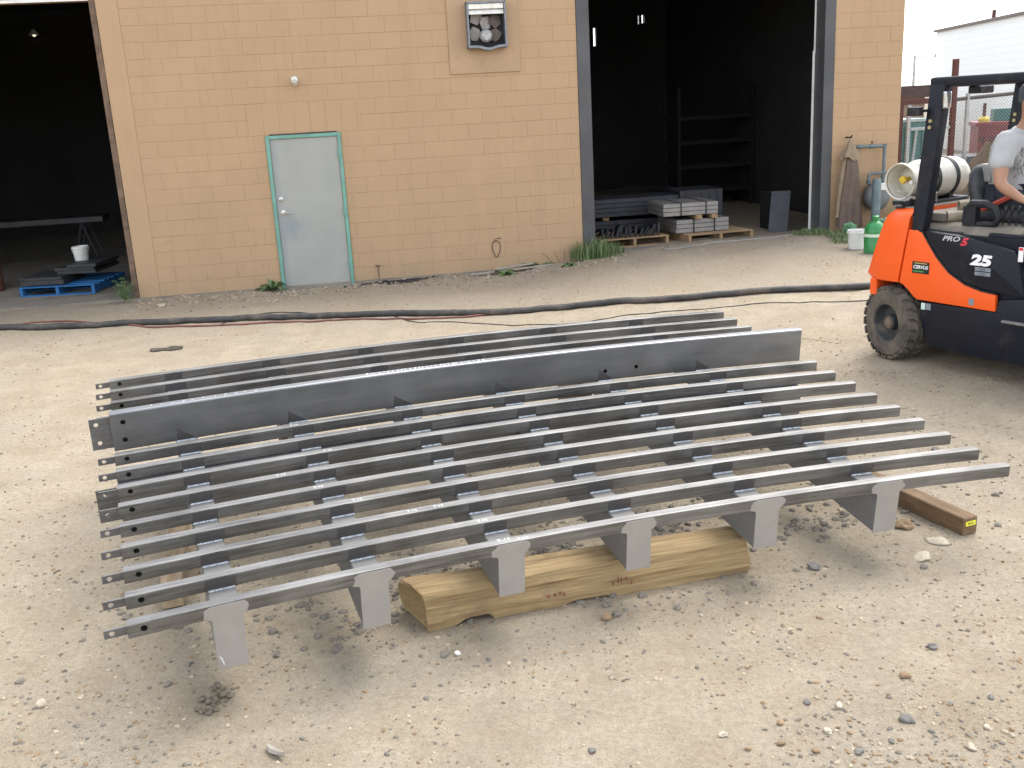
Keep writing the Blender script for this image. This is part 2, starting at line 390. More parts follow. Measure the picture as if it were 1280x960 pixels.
# steel door
TEAL = MAT('teal_frame_paint', (.15, .34, .28), .5, 0, .2, 5, .05, 60, dirt=.15, dirtc=(.3, .32, .28))
def mat_door():
    m, nt, b = new_mat('pale_blue_grey_door'); tc = nd(nt, 'ShaderNodeTexCoord'); pos = tc.outputs['Object']
    c = mixc(nt, ramp(nt, noise_tex(nt, pos, 2.2, 6, .6), .35, .7), (.30, .307, .285), (.34, .343, .318))
    sep = nd(nt, 'ShaderNodeSeparateXYZ'); nt.links.new(pos, sep.inputs[0])
    # bluer, cleaner strip and hand-worn patch near the latch edge
    mr = nd(nt, 'ShaderNodeMapRange'); mr.inputs['From Min'].default_value = .20; mr.inputs['From Max'].default_value = .06
    ad = nd(nt, 'ShaderNodeMath', operation='MULTIPLY_ADD'); ad.inputs[1].default_value = .10; nt.links.new(noise_tex(nt, pos, 3, 3), ad.inputs[0]); nt.links.new(sep.outputs[0], ad.inputs[2])
    nt.links.new(ad.outputs[0], mr.inputs[0])
    c = mixc(nt, mr.outputs[0], c, (.215, .25, .262))
    v = nd(nt, 'ShaderNodeVectorMath', operation='DISTANCE'); v.inputs[1].default_value = (.22, 0, .80); nt.links.new(pos, v.inputs[0])
    ad2 = nd(nt, 'ShaderNodeMath', operation='MULTIPLY_ADD'); ad2.inputs[1].default_value = .55; nt.links.new(noise_tex(nt, pos, 3.5, 6), ad2.inputs[0]); nt.links.new(v.outputs['Value'], ad2.inputs[2])
    c = mixc(nt, ramp(nt, ad2.outputs[0], .30, .52, (.85, .85, .85, 1), (0, 0, 0, 1)), c, (.20, .245, .27))
    c = mixc(nt, ramp(nt, noise_tex(nt, pos, 9, 7, .75), .62, .75), c, (.24, .25, .25))
    nt.links.new(c, b.inputs['Base Color']); b.inputs['Roughness'].default_value = .5
    return m
DOORM = mat_door()
door = MB().bb(.055, .93, -.002, .04, .012, 1.975).build('door', DOORM, bld, bevel=.003)
fr = MB(); fr.bb(.003, .05, -.022, .05, -.02, 2.025).bb(.935, .982, -.022, .05, -.02, 2.025).bb(.05, .935, -.022, .05, 1.98, 2.025)
fr.build('door_frame', TEAL, bld, bevel=.004)
MB().bb(.06, .93, -.016, -.004, 2.028, 2.045).build('drip_edge', MAT('dark_rust', (.07, .05, .04), .8), bld)
CHROME = MAT('satin_metal', (.55, .55, .53), .3, .9, .15, 20)
dh = MB(); dh.lathe([(.034, 0), (.034, -.012), (.018, -.014), (.016, -.055), (.0, -.056)], (.13, -.002, 1.02), 'y', 20)
dh.tube([(.13, -.05, 1.02), (.18, -.055, 1.018), (.24, -.052, 1.012)], [.012, .011, .009], 8); dh.build('handle', CHROME, door, True)
MB().lathe([(.03, 0), (.03, -.016), (.014, -.02), (.012, -.03), (0, -.03)], (.12, -.002, 1.20), 'y', 20).build('deadbolt', CHROME, door, True)
for z in (.25, 1.0, 1.75): MB().lathe([(.009, -.055), (.009, .055)], (.933, -.026, z), 'z', 10).build('hinge', TEAL, door, True)
MB().bb(.05, .935, -.05, .0, -.1, .01).build('threshold', CONC, bld)

# exhaust fan in its plywood panel
fan = empty('exhaust_fan', wp(2.98, -.02, 3.28), WY, 'square exhaust fan with grey metal hood set in a tan plywood panel', 'exhaust fan')
MB().bb(-.478, .477, .0, .018, -.595, .9).build('mounting_panel', PLY, fan, bevel=.003)
GREYM = MAT('galvanised_grey', (.20, .215, .24), .42, .6, .25, 12, .1, 80)
hd = MB(); T_ = .022
hd.bb(-.235, -.21, -.16, .0, -.29, .29).bb(.26, .285, -.16, .0, -.29, .29).bb(-.235, .285, -.16, .0, .265, .29)
hd.loft([[(-.235 + .52 * i / 12, y, -.285 + z - .035 * math.exp(-((i - 6.3) / 2.2) ** 2)) for y, z in ((-.165, 0), (.0, 0), (.0, .022), (-.165, .035))] for i in range(13)])
hd.build('hood', GREYM, fan, bevel=.003)
MB().bb(-.21, .26, -.012, -.006, -.27, .27).build('back_plate', MAT('near_black', (.02, .02, .021), .8), fan)  # near-black plate behind the fan blades
dp = MB(); dp.bb(-.205, .255, -.135, -.13, .20, .262); dp.box((.025, -.125, .165), (.46, .006, .075), Matrix.Rotation(-.5, 3, 'X')); dp.build('damper_flap', MAT('bare_aluminium', (.74, .72, .66), .35, .3, .2, 15), fan)
FB = MAT('fan_blade', (.13, .10, .085), .7, .2, .4, 20)
for k, (bx, bz, an) in enumerate(((-.10, .09, .5), (.15, .05, -.5), (-.13, -.10, 2.4), (.14, -.12, -2.3), (.025, .03, 0))):
    mb = MB(); q = Matrix.Rotation(an, 3, 'Y')
    ring0 = [(-.05, 0, -.08), (.05, .02, -.07), (.085, .035, .03), (.04, .03, .085), (-.06, 0, .07), (-.08, -.01, 0)]
    P_ = [q @ Vector(p) + Vector((bx, -.055, bz)) for p in ring0]
    mb.loft([P_, [p + Vector((0, .008, 0)) for p in P_]]); mb.build('fan_blade', FB if k % 2 else MAT('fan_blade_worn', (.30, .28, .26), .6, .2, .3, 20), fan)
mo = MB()
mo.lathe([(.0, -.10), (.055, -.10), (.082, -.075), (.088, -.03), (.075, 0), (0, .01)], (.015, -.045, -.135), 'y', 9); mo.build('motor', MAT('motor_grey', (.42, .42, .41), .55, .3, .45, 22, .4, 40), fan, True)

# wall floodlight stub
fl = empty('wall_sensor', wp(.457, 0, 2.70), WY, 'small white weathered lamp holder on the wall above the door', 'wall lamp')
MB().lathe([(.045, 0), (.05, -.02), (.035, -.05), (.0, -.055)], (0, 0, .01), 'y', 16).build('base', WHITEP, fl, True)
MB().tube([(0, -.03, 0), (0, -.07, -.02), (0, -.10, -.045)], [.03, .034, .03], 12).build('socket', MAT('aged_white', (.5, .46, .38), .6, 0, .3, 20), fl, True)

# wire loop and marks on the wall
wl = MB(); lp = []
for i in range(25):
    a = i / 24 * 2 * pi * .97 + .3; lp.append((.055 * sin(a) + .012 * sin(2 * a), -.012, .115 * cos(a)))
wl.tube(lp, .0045, 5); wl.tube([lp[0], (-.03, -.012, .135), (.02, -.012, .15), (.07, -.012, .14), (.055, -.012, .17)], .004, 5)
o = wl.build('wire_loop', BLK); o.location = wp(2.985, 0, .32); o.rotation_euler = (0, 0, WY)
tag(o, 'dark loop of bent wire on the tan wall beside the bay door', 'wire')
st_ = MB().tube([(0, -.012, 0), (.004, -.014, .10), (.0, -.012, .2), (-.035, -.014, .225), (.03, -.013, .215), (.0, -.012, .2)], .005, 5)
o = st_.build('bent_wire', MAT('rusty_wire', (.10, .06, .04), .8)); o.location = wp(1.32, 0, .0); o.rotation_euler = (0, 0, WY)
tag(o, 'rusty wire stub sticking up at the wall foot beside the door', 'wire')

# ------------------------------------------------------------------ steel frame on its timbers
FU = Vector((.95496865, .2965578, -.00939986)); FV = Vector((-.29553514, .95167552, .08350265)); FW = Vector((.03370898, -.07696443, .99646353))
FO = Vector((-1.4548345, 3.2833528, .4423622))
S_, L_, SAG, EL, ER = .2086, 4.013, .1208, -.01416, .00736
RH, RW = .0585, .047
frame = empty('welded_rail_assembly', label='curved bare steel frame of parallel tubes welded across six tapered arms', cat='steel frame')
frame.matrix_world = Matrix(((FU.x, FV.x, FW.x, FO.x), (FU.y, FV.y, FW.y, FO.y), (FU.z, FV.z, FW.z, FO.z), (0, 0, 0, 1)))
def fp(i, t): return (t * L_ + i * ((1 - t) * EL + t * ER), i * S_ + 4 * SAG * t * (1 - t))
def tang(i, t):
    a = fp(i, max(0, t - .01)); b = fp(i, min(1, t + .01)); d = Vector((b[0] - a[0], b[1] - a[1], 0)).normalized(); return d
def annulus(mb, m, x0, x1, z0, z1, hx, hz, r, n=24, depth=None):
    """rectangular cell x0..x1, z0..z1 with a round hole; m(x, z, d) -> xyz; depth adds the wall of the hole"""
    outer = []; angs = [2 * pi * k / n for k in range(n)]
    for a in angs:
        dx, dz = cos(a), sin(a)
        tx = ((x1 - hx) / dx if dx > 1e-9 else (x0 - hx) / dx if dx < -1e-9 else 1e9)
        tz = ((z1 - hz) / dz if dz > 1e-9 else (z0 - hz) / dz if dz < -1e-9 else 1e9)
        t = min(tx, tz); outer.append([hx + dx * t, hz + dz * t])
    for cx, cz in ((x0, z0), (x0, z1), (x1, z0), (x1, z1)):
        a = math.atan2(cz - hz, cx - hx) % (2 * pi); k = min(range(n), key=lambda q: abs((angs[q] - a + pi) % (2 * pi) - pi)); outer[k] = [cx, cz]
    b = len(mb.v)
    mb.v += [tuple(m(x, z, 0)) for x, z in outer] + [tuple(m(hx + r * cos(a), hz + r * sin(a), 0)) for a in angs]
    mb.f += [(b + k, b + (k + 1) % n, b + n + (k + 1) % n, b + n + k) for k in range(n)]
    if depth:
        c = len(mb.v); mb.v += [tuple(m(hx + r * cos(a), hz + r * sin(a), depth)) for a in angs]
        mb.f += [(b + n + k, b + n + (k + 1) % n, c + (k + 1) % n, c + k) for k in range(n)]
    return outer
def plate(mb, m, cells, thick, round_=True):
    """flat plate of one or more holed cells, both faces and the rims"""
    for (x0, x1, z0, z1, hx, hz, r) in cells:
        annulus(mb, lambda x, z, d: m(x, z, d), x0, x1, z0, z1, hx, hz, r, depth=thick)
        annulus(mb, lambda x, z, d: m(x, z, thick), x0, x1, z0, z1, hx, hz, r)
    x0 = min(c[0] for c in cells); x1 = max(c[1] for c in cells); z0 = min(c[2] for c in cells); z1 = max(c[3] for c in cells)
    q = [(x0, z0), (x1, z0), (x1, z1), (x0, z1)]
    b = len(mb.v); mb.v += [tuple(m(x, z, 0)) for x, z in q] + [tuple(m(x, z, thick)) for x, z in q]
    mb.f += [(b + k, b + (k + 1) % 4, b + 4 + (k + 1) % 4, b + 4 + k) for k in range(4)]
def tube_rail(name, i, w_top, w_bot, width, cols, mat, c=.0045):
    """hollow tube swept along the curve; cols: {segment index: [(u, w, r)]}, segment borders in ts"""
    ts, holes = cols
    prof = [(0, w_bot + c), (0, w_top - c), (c * .3, w_top - c * .3), (c, w_top), (width - c, w_top), (width, w_top - c), (width, w_bot + c), (width - c, w_bot), (c, w_bot), (c * .3, w_bot + c * .3)]
    mb = MB(); n = len(prof); rings = []
    for t in ts:
        u, v = fp(i, t); rings.append([(u, v + pv, pw) for pv, pw in prof])
    b = 0
    for r in rings: mb.v += r
    for k in range(len(ts) - 1):
        for j in range(n):
            if j == 0 and k in holes: continue
            a0 = k * n + j; a1 = k * n + (j + 1) % n; mb.f.append((a0, a1, a1 + n, a0 + n))
        if k in holes:
            (u0, v0), (u1, v1) = fp(i, ts[k]), fp(i, ts[k + 1]); hs = holes[k]; lo = w_bot + c; hi = w_top - c
            m = lambda x, z, d: (u0 + x, v0 + (v1 - v0) * x / (u1 - u0) + d, z)
            brk = [lo] + [(p[1] + q[1]) / 2 for p, q in zip(hs[:-1], hs[1:])] + [hi]
            for q, (hu, hw, r) in enumerate(hs): annulus(mb, m, 0, u1 - u0, brk[q], brk[q + 1], hu, hw, r, depth=.006)
    mb.f.append(tuple(range(n))); e = (len(ts) - 1) * n; mb.f.append(tuple(e + j for j in range(n)))
    o = mb.build(name, mat, frame, True, ang=.25); return o
TS = [0, .03] + [.03 + .97 * k / 22 for k in range(1, 23)]
MEM_T = [.088, .231, .378, .526, .684, .84]
DROP = [.287, .263, .254, .251, .255, .267]
MW = .112
# weld bead, shared
wb = MB(); wpts = [(-.052 + .104 * k / 26, .0018 * sin(k * 2.4), .0) for k in range(27)]
wb.tube(wpts, [.0046 + .0012 * (k % 2) + R.uniform(-.0006, .0006) for k in range(27)], 7)
bead = wb.build('weld_bead', WELD, None, True); bead_me = bead.data; bpy.data.objects.remove(bead)
def welds(o, i):
    for t in MEM_T:
        u, v = fp(i, t); d = tang(i, t); b = link('weld_bead', bead_me, o)
        b.location = (u + R.uniform(-.004, .004), v - .004, -RH + .001); b.rotation_euler = (0, 0, math.atan2(d.y, d.x))
TINT = mat_steel('reflection_tint', (.15, .142, .14), (.088, .083, .083), .45, .75)  # dark patches paint in reflections and staining above the welds
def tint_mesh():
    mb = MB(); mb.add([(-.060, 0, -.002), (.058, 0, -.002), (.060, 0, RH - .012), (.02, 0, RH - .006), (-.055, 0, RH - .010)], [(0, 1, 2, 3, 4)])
    o = mb.build('reflection_tint', TINT); m = o.data; bpy.data.objects.remove(o); return m
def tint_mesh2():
    mb = MB(); mb.add([(-.055, 0, 0), (.055, 0, 0), (-.048, 0, .075)], [(0, 1, 2)]); o = mb.build('reflection_tint', TINT); m = o.data; bpy.data.objects.remove(o); return m  # dark triangle paints the reflection of arm and rails on the beam
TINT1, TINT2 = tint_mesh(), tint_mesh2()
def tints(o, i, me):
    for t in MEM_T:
        u, v = fp(i, t); d = tang(i, t); b = link('reflection_tint', me, o); b.location = (u - d.y * -.0 , v - .0006, -RH + .006); b.rotation_euler = (0, 0, math.atan2(d.y, d.x)); b.scale = (R.uniform(.92, 1.1), 1, R.uniform(.9, 1.0))
TABM = mat_steel('tab_steel', (.20, .195, .19), (.11, .11, .112), .45, .6)
def tab(o, i, w0, w1, ln, holes):
    u, v = fp(i, 0); d = tang(i, 0); mb = MB()
    m = lambda x, z, q: (u + d.x * x - d.y * q, v + .016 + d.y * x + d.x * q, z)
    plate(mb, m, [(-ln, .03, a, b, hx, hz, r) for a, b, hx, hz, r in holes], .009)
    mb.build('end_tab', TABM, o, bevel=.0)
rails = {}
for i in list(range(9)) + [10, 11, 12, 13, 14]:
    o = tube_rail('rail', i, 0, -RH, RW, (TS, {0: [(.058, -.027, .0125)]}), STEEL); rails[i] = o
    tab(o, i, 0, 0, .082, [(-.046, -.012, -.054, -.029, .0105)])
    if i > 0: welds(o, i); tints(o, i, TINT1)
TB = [0, .032] + [.032 + (.668 - .032) * k / 14 for k in range(1, 15)] + [.70, .717, .749] + [.749 + .251 * k / 6 for k in range(1, 7)]
for i, wt, wbm in ((8.97, .158, -RH), (6.8, -RH - .0017, -.262)):
    md = (wt + wbm) / 2; kk = TB.index(.668)
    hs = {0: [(.06, md - .048, .0135), (.062, md + .052, .0135)], kk: [(.064, md - .046, .0125)], kk + 2: [(.064, md - .038, .0125)]}
    o = tube_rail('side_beam', i, wt, wbm, .060, ([t if wt > 0 else min(t, t - .06 * smooth(.76, 1, t)) for t in TB], hs), STEEL_B, .009)
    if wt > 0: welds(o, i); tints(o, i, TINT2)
    tab(o, i, 0, 0, .105, [(md - .088, md, -.066, md - .052, .012), (md, md + .085, -.072, md + .052, .012)])
for t, dr in zip(MEM_T, DROP):
    d = tang(0, t); f = Vector((*fp(0, t), 0)); bk = Vector((*fp(14.3, t), 0)); ax = (bk - f).normalized()
    sx = Vector((ax.y, -ax.x, 0)); mb = MB(); ln = (bk - f).length
    rings = []
    for k in range(9):
        q = f + ax * (.0015 + (ln - .0015) * k / 8); h = dr - .045 * ln * k / 8
        rings.append([q - sx * MW / 2 + Vector((0, 0, -RH - .0007)), q + sx * MW / 2 + Vector((0, 0, -RH - .0007)), q + sx * MW / 2 + Vector((0, 0, -h)), q - sx * MW / 2 + Vector((0, 0, -h))])
    mo_ = mb.loft(rings).build('cross_arm', SIDE, frame, True, bevel=.005, ang=.5)
    # ground-smooth grey end cap that runs up over the face of the front rail
    h2 = MW / 2 + .002; rg = lambda a: a + R.uniform(-.012, .012)
    poly = [(-h2, -dr), (h2, -dr), (h2 + .001, -RH - .004), (h2 + .016, -RH + .004), (rg(h2 + .034), -.034), (rg(h2 + .022), -.020), (h2 + .012, -.007), (-h2 - .004, -.007), (rg(-h2 - .014), -.018), (rg(-h2 - .022), -.032), (-h2 - .030, -RH + .003), (-h2 - .006, -RH - .003), (-h2, -RH - .012)]
    cm = MB().prism(poly, lambda a, b, q: f + d * a + Vector((-d.y, d.x, 0)) * q + Vector((0, 0, b)), -.0025, .003)
    cm.build('end_cap', PRIMER, mo_, bevel=.001)
# chalk marks
def text_mesh(s, size, font_shear=0, bold=0):
    cu = bpy.data.curves.new('t', 'FONT'); cu.body = s; cu.size = size; cu.align_x = 'CENTER'; cu.align_y = 'CENTER'; cu.shear = font_shear; cu.offset = bold; cu.resolution_u = 3
    to = bpy.data.objects.new('t', cu); col.objects.link(to); dg = bpy.context.evaluated_depsgraph_get()
    me = bpy.data.meshes.new_from_object(to.evaluated_get(dg)); bpy.data.objects.remove(to); return me
def chalk(s, i, t, dv, size, parent):
    me = text_mesh(s, size); me.materials.append(CHALK); u, v = fp(i, t); d = tang(i, t)
    o = link('chalk_mark', me, parent); o.location = (u, v + dv, .0007); o.rotation_euler = (0, 0, math.atan2(d.y, d.x)); return o
chalk('T-13', 0, .372, .026, .03, rails[0]); chalk('T-13', 0, .392, .011, .026, rails[0])
for i, t in ((1, .365), (2, .30), (2, .33), (3, .25), (4, .215), (5, .18), (6, .245), (7, .30), (8, .22)): chalk('T-13', i, t, .018, .024, rails[i])
def scribble(parent, pts_fn, n, name='chalk_mark'):
    mb = MB()
    for k in range(n):
        a, b = pts_fn(k); mb.tube([a, b], .0012, 4)
    mb.build(name, CHALK, parent)
b1 = [o for o in frame.children if o.name.startswith('side_beam')][0]
def sfn(k):
    t = .33 + .0062 * (k // 2) + R.uniform(-.001, .001); u, v = fp(8.97, t); z = .1585
    return (u, v + .02 + R.uniform(-.008, .008), z), (u + R.uniform(-.01, .014), v + .042 + R.uniform(-.01, .01), z)
scribble(b1, sfn, 56)
def sfn2(k):
    t = .05 + .013 * k; u, v = fp(8.97, t); z = .1585
    return (u, v + .02 + R.uniform(-.008, .008), z), (u + R.uniform(-.01, .014), v + .04 + R.uniform(-.01, .01), z)
scribble(b1, sfn2, 12)
u0, v0 = fp(0, MEM_T[0]); d0 = tang(0, MEM_T[0])
def sfn3(k):
    z = -.225 - k * .007; x = -.048 + .002 * k
    return (u0 + d0.x * x, v0 + d0.y * x - .0032, z), (u0 + d0.x * (x + R.uniform(.003, .01)), v0 + d0.y * (x + .006) - .0032, z - .006)
scribble([o for o in frame.children if o.name.startswith('cross_arm')][0], sfn3, 6)

# ------------------------------------------------------------------ timbers
def lump(seed, p, a): return a * noise.noise(Vector(p) * 9 + Vector((seed, 0, 0)))
WOODY = mat_wood('yellow_split_wood', (.42, .305, .15), (.22, .14, .065), (.8, 15, 24), 1.0)
RED = MAT('faded_red_stain', (.22, .07, .05), .8, 0, .5, 30)
a = Vector((-.50, 4.015, 0)); b = Vector((1.055, 4.43, 0)); dl = (b - a).normalized(); pl = Vector((-dl.y, dl.x, 0)); ll = (b - a).length
log = empty('wooden_log', a, math.atan2(dl.y, dl.x), 'rough yellow split wooden beam with worn underside under the front arms', 'log')
mb = MB(); rings = []
prof0 = [(-.112, .0), (-.118, .055), (-.110, .105), (-.092, .140), (-.075, .166), (.02, .178), (.10, .170), (.122, .13), (.125, .06), (.115, 0), (.05, -.004), (-.06, -.004)]
prof = []
for (p_, q_) in zip(prof0, prof0[1:] + prof0[:1]): prof += [p_, ((p_[0] * 2 + q_[0]) / 3, (p_[1] * 2 + q_[1]) / 3), ((p_[0] + q_[0] * 2) / 3, (p_[1] + q_[1] * 2) / 3)]
NL = 110
for k in range(NL + 1):
    x = ll * k / NL; rg_ = []
    e = smooth(-.001, .06, x); notch = .028 * smooth(.15, .24, x) * (1 - smooth(.33, .345, x)) + .016 * smooth(.62, .75, x) * (1 - smooth(.86, .96, x)) + .006 * smooth(.34, .5, x) * (1 - smooth(.5, .62, x))
    crack = .020 * smooth(.02, .10, x) * (1 - smooth(.78, .95, x)) * (.55 + .45 * noise.noise(Vector((x * 7, 2, 2))))
    crack2 = .014 * smooth(.5, .62, x) * (1 - smooth(1.2, 1.35, x))
    for j, (y, z) in enumerate(prof):
        zz = z; yy = y
        if k == 0: yy *= .90; zz = .014 + zz * .84
        if k == 1: yy *= .97; zz = .005 + zz * .95
        if z < .03 and y < .06: zz += notch
        q = Vector((x * .25, y, z)); f_ = .010 * noise.noise(q * 14) + .009 * noise.noise(Vector((x * 2.2, y * 60, z * 60)))
        if j == 7: yy += crack
        if j == 16: zz -= crack2
        yy += f_; zz += .010 * noise.noise(q * 10 + Vector((7, 7, 7))) * (1 if z > .05 else .3) - .012 * (x / ll) * (1 if z > .1 else 0)
        xo = x + (-.45 * y - .01 * (z - .09) / .09 if k < 3 else 0) * (1 - .33 * k) + .02 * (k == 0)
        if k == NL: xo = x - .012 * abs(noise.noise(q * 20))
        rg_.append((xo, yy, zz))
    rings.append(rg_)
lb = mb.loft(rings).build('timber', WOODY, log, True, ang=.22)
mb = MB()
for x in (.60, .63, .655, .675, .91, .935, .95, .975, 1.0):
    mb.box((x, -.1265, .075 + R.uniform(-.012, .012)), (R.uniform(.004, .012), .003, R.uniform(.008, .03)), Matrix.Rotation(R.uniform(-.2, .2), 3, 'Y'))
mb.build('paint_mark', RED, lb)
WOODB = mat_wood('brown_treated_wood', (.20, .125, .065), (.10, .058, .028), (1.2, 16, 16), .5)
def timber(name, p0, p1, w, h, mat, label, z=0):
    p0 = Vector(p0); p1 = Vector(p1); d = (p1 - p0).normalized(); e = empty(name, p0 + Vector((0, 0, z)), math.atan2(d.y, d.x), label, 'timber')
    mb = MB(); ln = (p1 - p0).length; rings = []
    for k in range(13):
        x = ln * k / 12; rings.append([(x, y + .003 * noise.noise(Vector((x * 3, y * 9, q))), q + .004 * noise.noise(Vector((x * 3 + 4, y * 9, q * 7))) ) for y, q in ((-w / 2, 0), (w / 2, 0), (w / 2, h), (-w / 2, h))])
    o = mb.loft(rings).build('beam', mat, e, True, bevel=.005, ang=.5); return e, o
e, o = timber('brown_timber', (2.262, 4.592, 0), (1.86, 5.62, 0), .092, .095, WOODB, 'square brown treated timber with a yellow tag on its end')
tg = MB().bb(-.004, -.001, -.030, .032, .052, .075).build('tag', mat_flat('yellow_tag', (.78, .74, .05), .5), e)
me = text_mesh('8002', .02); me.materials.append(BLK); to = link('tag_print', me, tg); to.location = (-.0046, .001, .063); to.rotation_euler = (pi / 2, 0, -pi / 2)
timber('weathered_timber', (-1.655, 4.27, 0), (-2.02, 5.6, 0), .10, .105, mat_wood('dusty_brown_wood', (.42, .335, .23), (.25, .16, .085)), 'dusty brown timber lying under the frame near its tab ends')
for q, (tt, nm) in enumerate(((MEM_T[1], 'second'), (MEM_T[4], 'fifth'))):
    u, v = fp(11.6, tt); pw = FO + FU * u + FV * v - FW * (.0515 + DROP[1] - .0515 - .045 * 2.45)
    pb = Vector((pw.x, pw.y, 0)); h = (pw.z + .004) / 3
    for k in range(3):
        ax = FV.copy(); ax.z = 0; ax.normalize()
        ex, _o = timber('cribbing_timber', pb - ax * .2, pb + ax * .2, .10, h - .001, WOODB, '%s short cribbing timber stacked under the back of the %s arm' % (('bottom', 'middle', 'top')[k], nm), z=k * h)
        ex['group'] = 'cribbing under the frame'

# ------------------------------------------------------------------ hoses and cables on the ground
def spline(pts, n):
    P = [Vector((*p, 0)) for p in pts]; out = []
    for i in range(len(P) - 1):
        p0 = P[max(i - 1, 0)]; p1 = P[i]; p2 = P[i + 1]; p3 = P[min(i + 2, len(P) - 1)]
        for k in range(n):
            t = k / n; out.append(.5 * ((2 * p1) + (p2 - p0) * t + (2 * p0 - 5 * p1 + 4 * p2 - p3) * t * t + (3 * p1 - p0 - 3 * p2 + p3) * t ** 3))
    return out + [P[-1]]
def hose(name, pts, r, mat, label, lift=0, ridge=0, cat='hose'):
    pth = spline(pts, 14); wv = []
    for k, p in enumerate(pth):
        z = max(ground_z(p.x, p.y), base_g(p.x, p.y) - .005) + r * .92 + (lift(p) if callable(lift) else lift); wv.append((p.x, p.y + .006 * noise.noise(p * 3), z))
    rr = [r * (1 + ridge * (k % 2)) for k in range(len(wv))]
    o = MB().tube(wv, rr, 10).build(name, mat, None, True); tag(o, label, cat); return o
HOSE = MAT('dusty_black_hose', (.045, .043, .042), .6, 0, .3, 5, .2, 60, dirt=.5, dirtc=(.17, .14, .105))
hose('suction_hose', [(-8.2, 11.6), (-5.97, 11.5), (-5, 11.42), (-4.05, 11.4), (-3.1, 11.33), (-2.52, 11.21), (-1.5, 11.12), (-.67, 10.98), (.04, 10.87), (.58, 10.91), (1.46, 10.82), (2.33, 10.70), (3.15, 10.54), (3.83, 10.34), (5.0, 10.2), (6.4, 10.4)], .036, HOSE, 'thick dusty black hose lying across the yard', ridge=.03)
REDH = MAT('faded_red_hose', (.20, .075, .06), .55, 0, .3, 4, .1, 50, dirt=.3, dirtc=(.25, .17, .12))
hose('red_hose', [(-8, 11.5), (-6.12, 11.78), (-5.46, 11.92), (-4.9, 11.66), (-4.4, 11.38), (-3.97, 11.2), (-2.75, 11.06), (-1.38, 10.93), (-.66, 10.80), (-.31, 10.88), (.04, 10.95), (.6, 11.0), (1.5, 10.93), (2.4, 10.82), (3.2, 10.66), (3.9, 10.46), (5.0, 10.33), (6.3, 10.5)], .011, REDH, 'thin faded red hose running along the thick black hose')
BLKC = MAT('black_cable', (.03, .03, .03), .6)
hose('black_cable', [(-3.3, 11.15), (-3.2, 11.42), (-3.05, 11.6), (-2.6, 11.65), (-2.1, 11.42), (-1.7, 11.2), (-1.2, 11.05)], .006, BLKC, 'thin black cable looping over the thick hose before the door', .0, cat='cable')
hose('thin_cable', [(-1.3, 11.06), (-1.0, 10.7), (-.66, 10.62), (.37, 10.13), (1.39, 10.31), (2.70, 10.13), (3.73, 9.76), (5.0, 9.6)], .005, BLKC, 'thin dark cable snaking over the sand behind the frame', .0, cat='cable')

# ------------------------------------------------------------------ inside the bays
def at_wall(name, u, inn, z, label, cat, rz=0, group=None): return empty(name, wp(u, inn, z), WY + rz, label, cat, group)
def pallet(name, u, inn, z, w, d, mat, label, rz=0, h=.135):
    e = at_wall(name, u, inn, z, label, 'pallet', rz); rr = random.Random(name + label)
    for k in range(3): MB().bb(0 + k * (w - .045) / 2, .045 + k * (w - .045) / 2, .0, d, .018, h - .018).build('stringer', mat, e, bevel=.003)
    for k in range(7):
        y = k * (d - .1) / 6; MB().bb(-.004, w + .004, y + rr.uniform(0, .008), y + .095, h - .0175, h + rr.uniform(-.002, .002)).build('deck_board', mat, e, bevel=.002)
    for k in range(3):
        y = k * (d - .1) / 2; MB().bb(0, w, y, y + .095, 0, .0175).build('bottom_board', mat, e, bevel=.002)
    return e
WOODP = mat_wood('pallet_wood', (.36, .25, .14), (.22, .13, .065), (6, 6, 9), .3)
BLUEW = mat_wood('blue_painted_wood', (.018, .145, .36), (.012, .10, .27), (6, 6, 9), .3, .7, (.05, .10, .16))
DSTEEL = MAT('dark_stock_steel', (.040, .042, .050), .6, .2, .3, 6)
LSTEEL = MAT('pale_stock_steel', (.27, .25, .235), .5, .3, .2, 9)
pallet('wooden_pallet', 4.62, .46, FZR, 1.06, 1.0, WOODP, 'wooden pallet loaded with dark bent steel pieces by the grass', .04)
pallet('wooden_pallet', 5.92, .30, FZR, 1.06, 1.0, WOODP, 'wooden pallet under the banded pale steel bundles', .10)
for k in range(13):
    mb = MB(); h = R.uniform(.10, .17); w = .035
    mb.tube([(0, .0, 0), (.02, .02, h * .6), (.05, .06, h), (.03, .16, h * .9), (0, .3, h * .3), (-.02, .38, 0)], [.02, .026, .028, .026, .024, .02], 6)
    o = mb.build('bent_steel_piece', BLK, None, True); o.location = wp(4.66 + k * .073, .50 + R.uniform(0, .08), FZR + .145); o.rotation_euler = (0, R.uniform(-.3, .3), WY + R.uniform(-.3, .3))
    tag(o, 'dark bent steel piece heaped on the wooden pallet by the grass', 'steel piece', 'bent steel pieces on the pallet')
def bundle(name, u0, u1, i0, i1, z0, z1, nl, mat, label, straps=(), rz=0):
    e = at_wall(name, u0, i0, z0, label, 'steel bundle', rz); h = (z1 - z0) / nl
    for k in range(nl): MB().bb(R.uniform(0, .012), u1 - u0, R.uniform(0, .006), i1 - i0, k * h, (k + 1) * h - .006).build('layer', mat, e, bevel=.003)
    for s in straps:
        mb = MB(); mb.bb(s, s + .02, -.004, -.001, -.002, z1 - z0).bb(s, s + .02, -.004, i1 - i0, z1 - z0 - .003, z1 - z0 + .001); mb.build('strap', BLK, e)
    return e
bundle('steel_bundle', 5.80, 6.64, .52, 1.35, FZR + .145, .47, 3, LSTEEL, 'lower banded bundle of pale steel flats on the pallet', (.27, .60), .03)
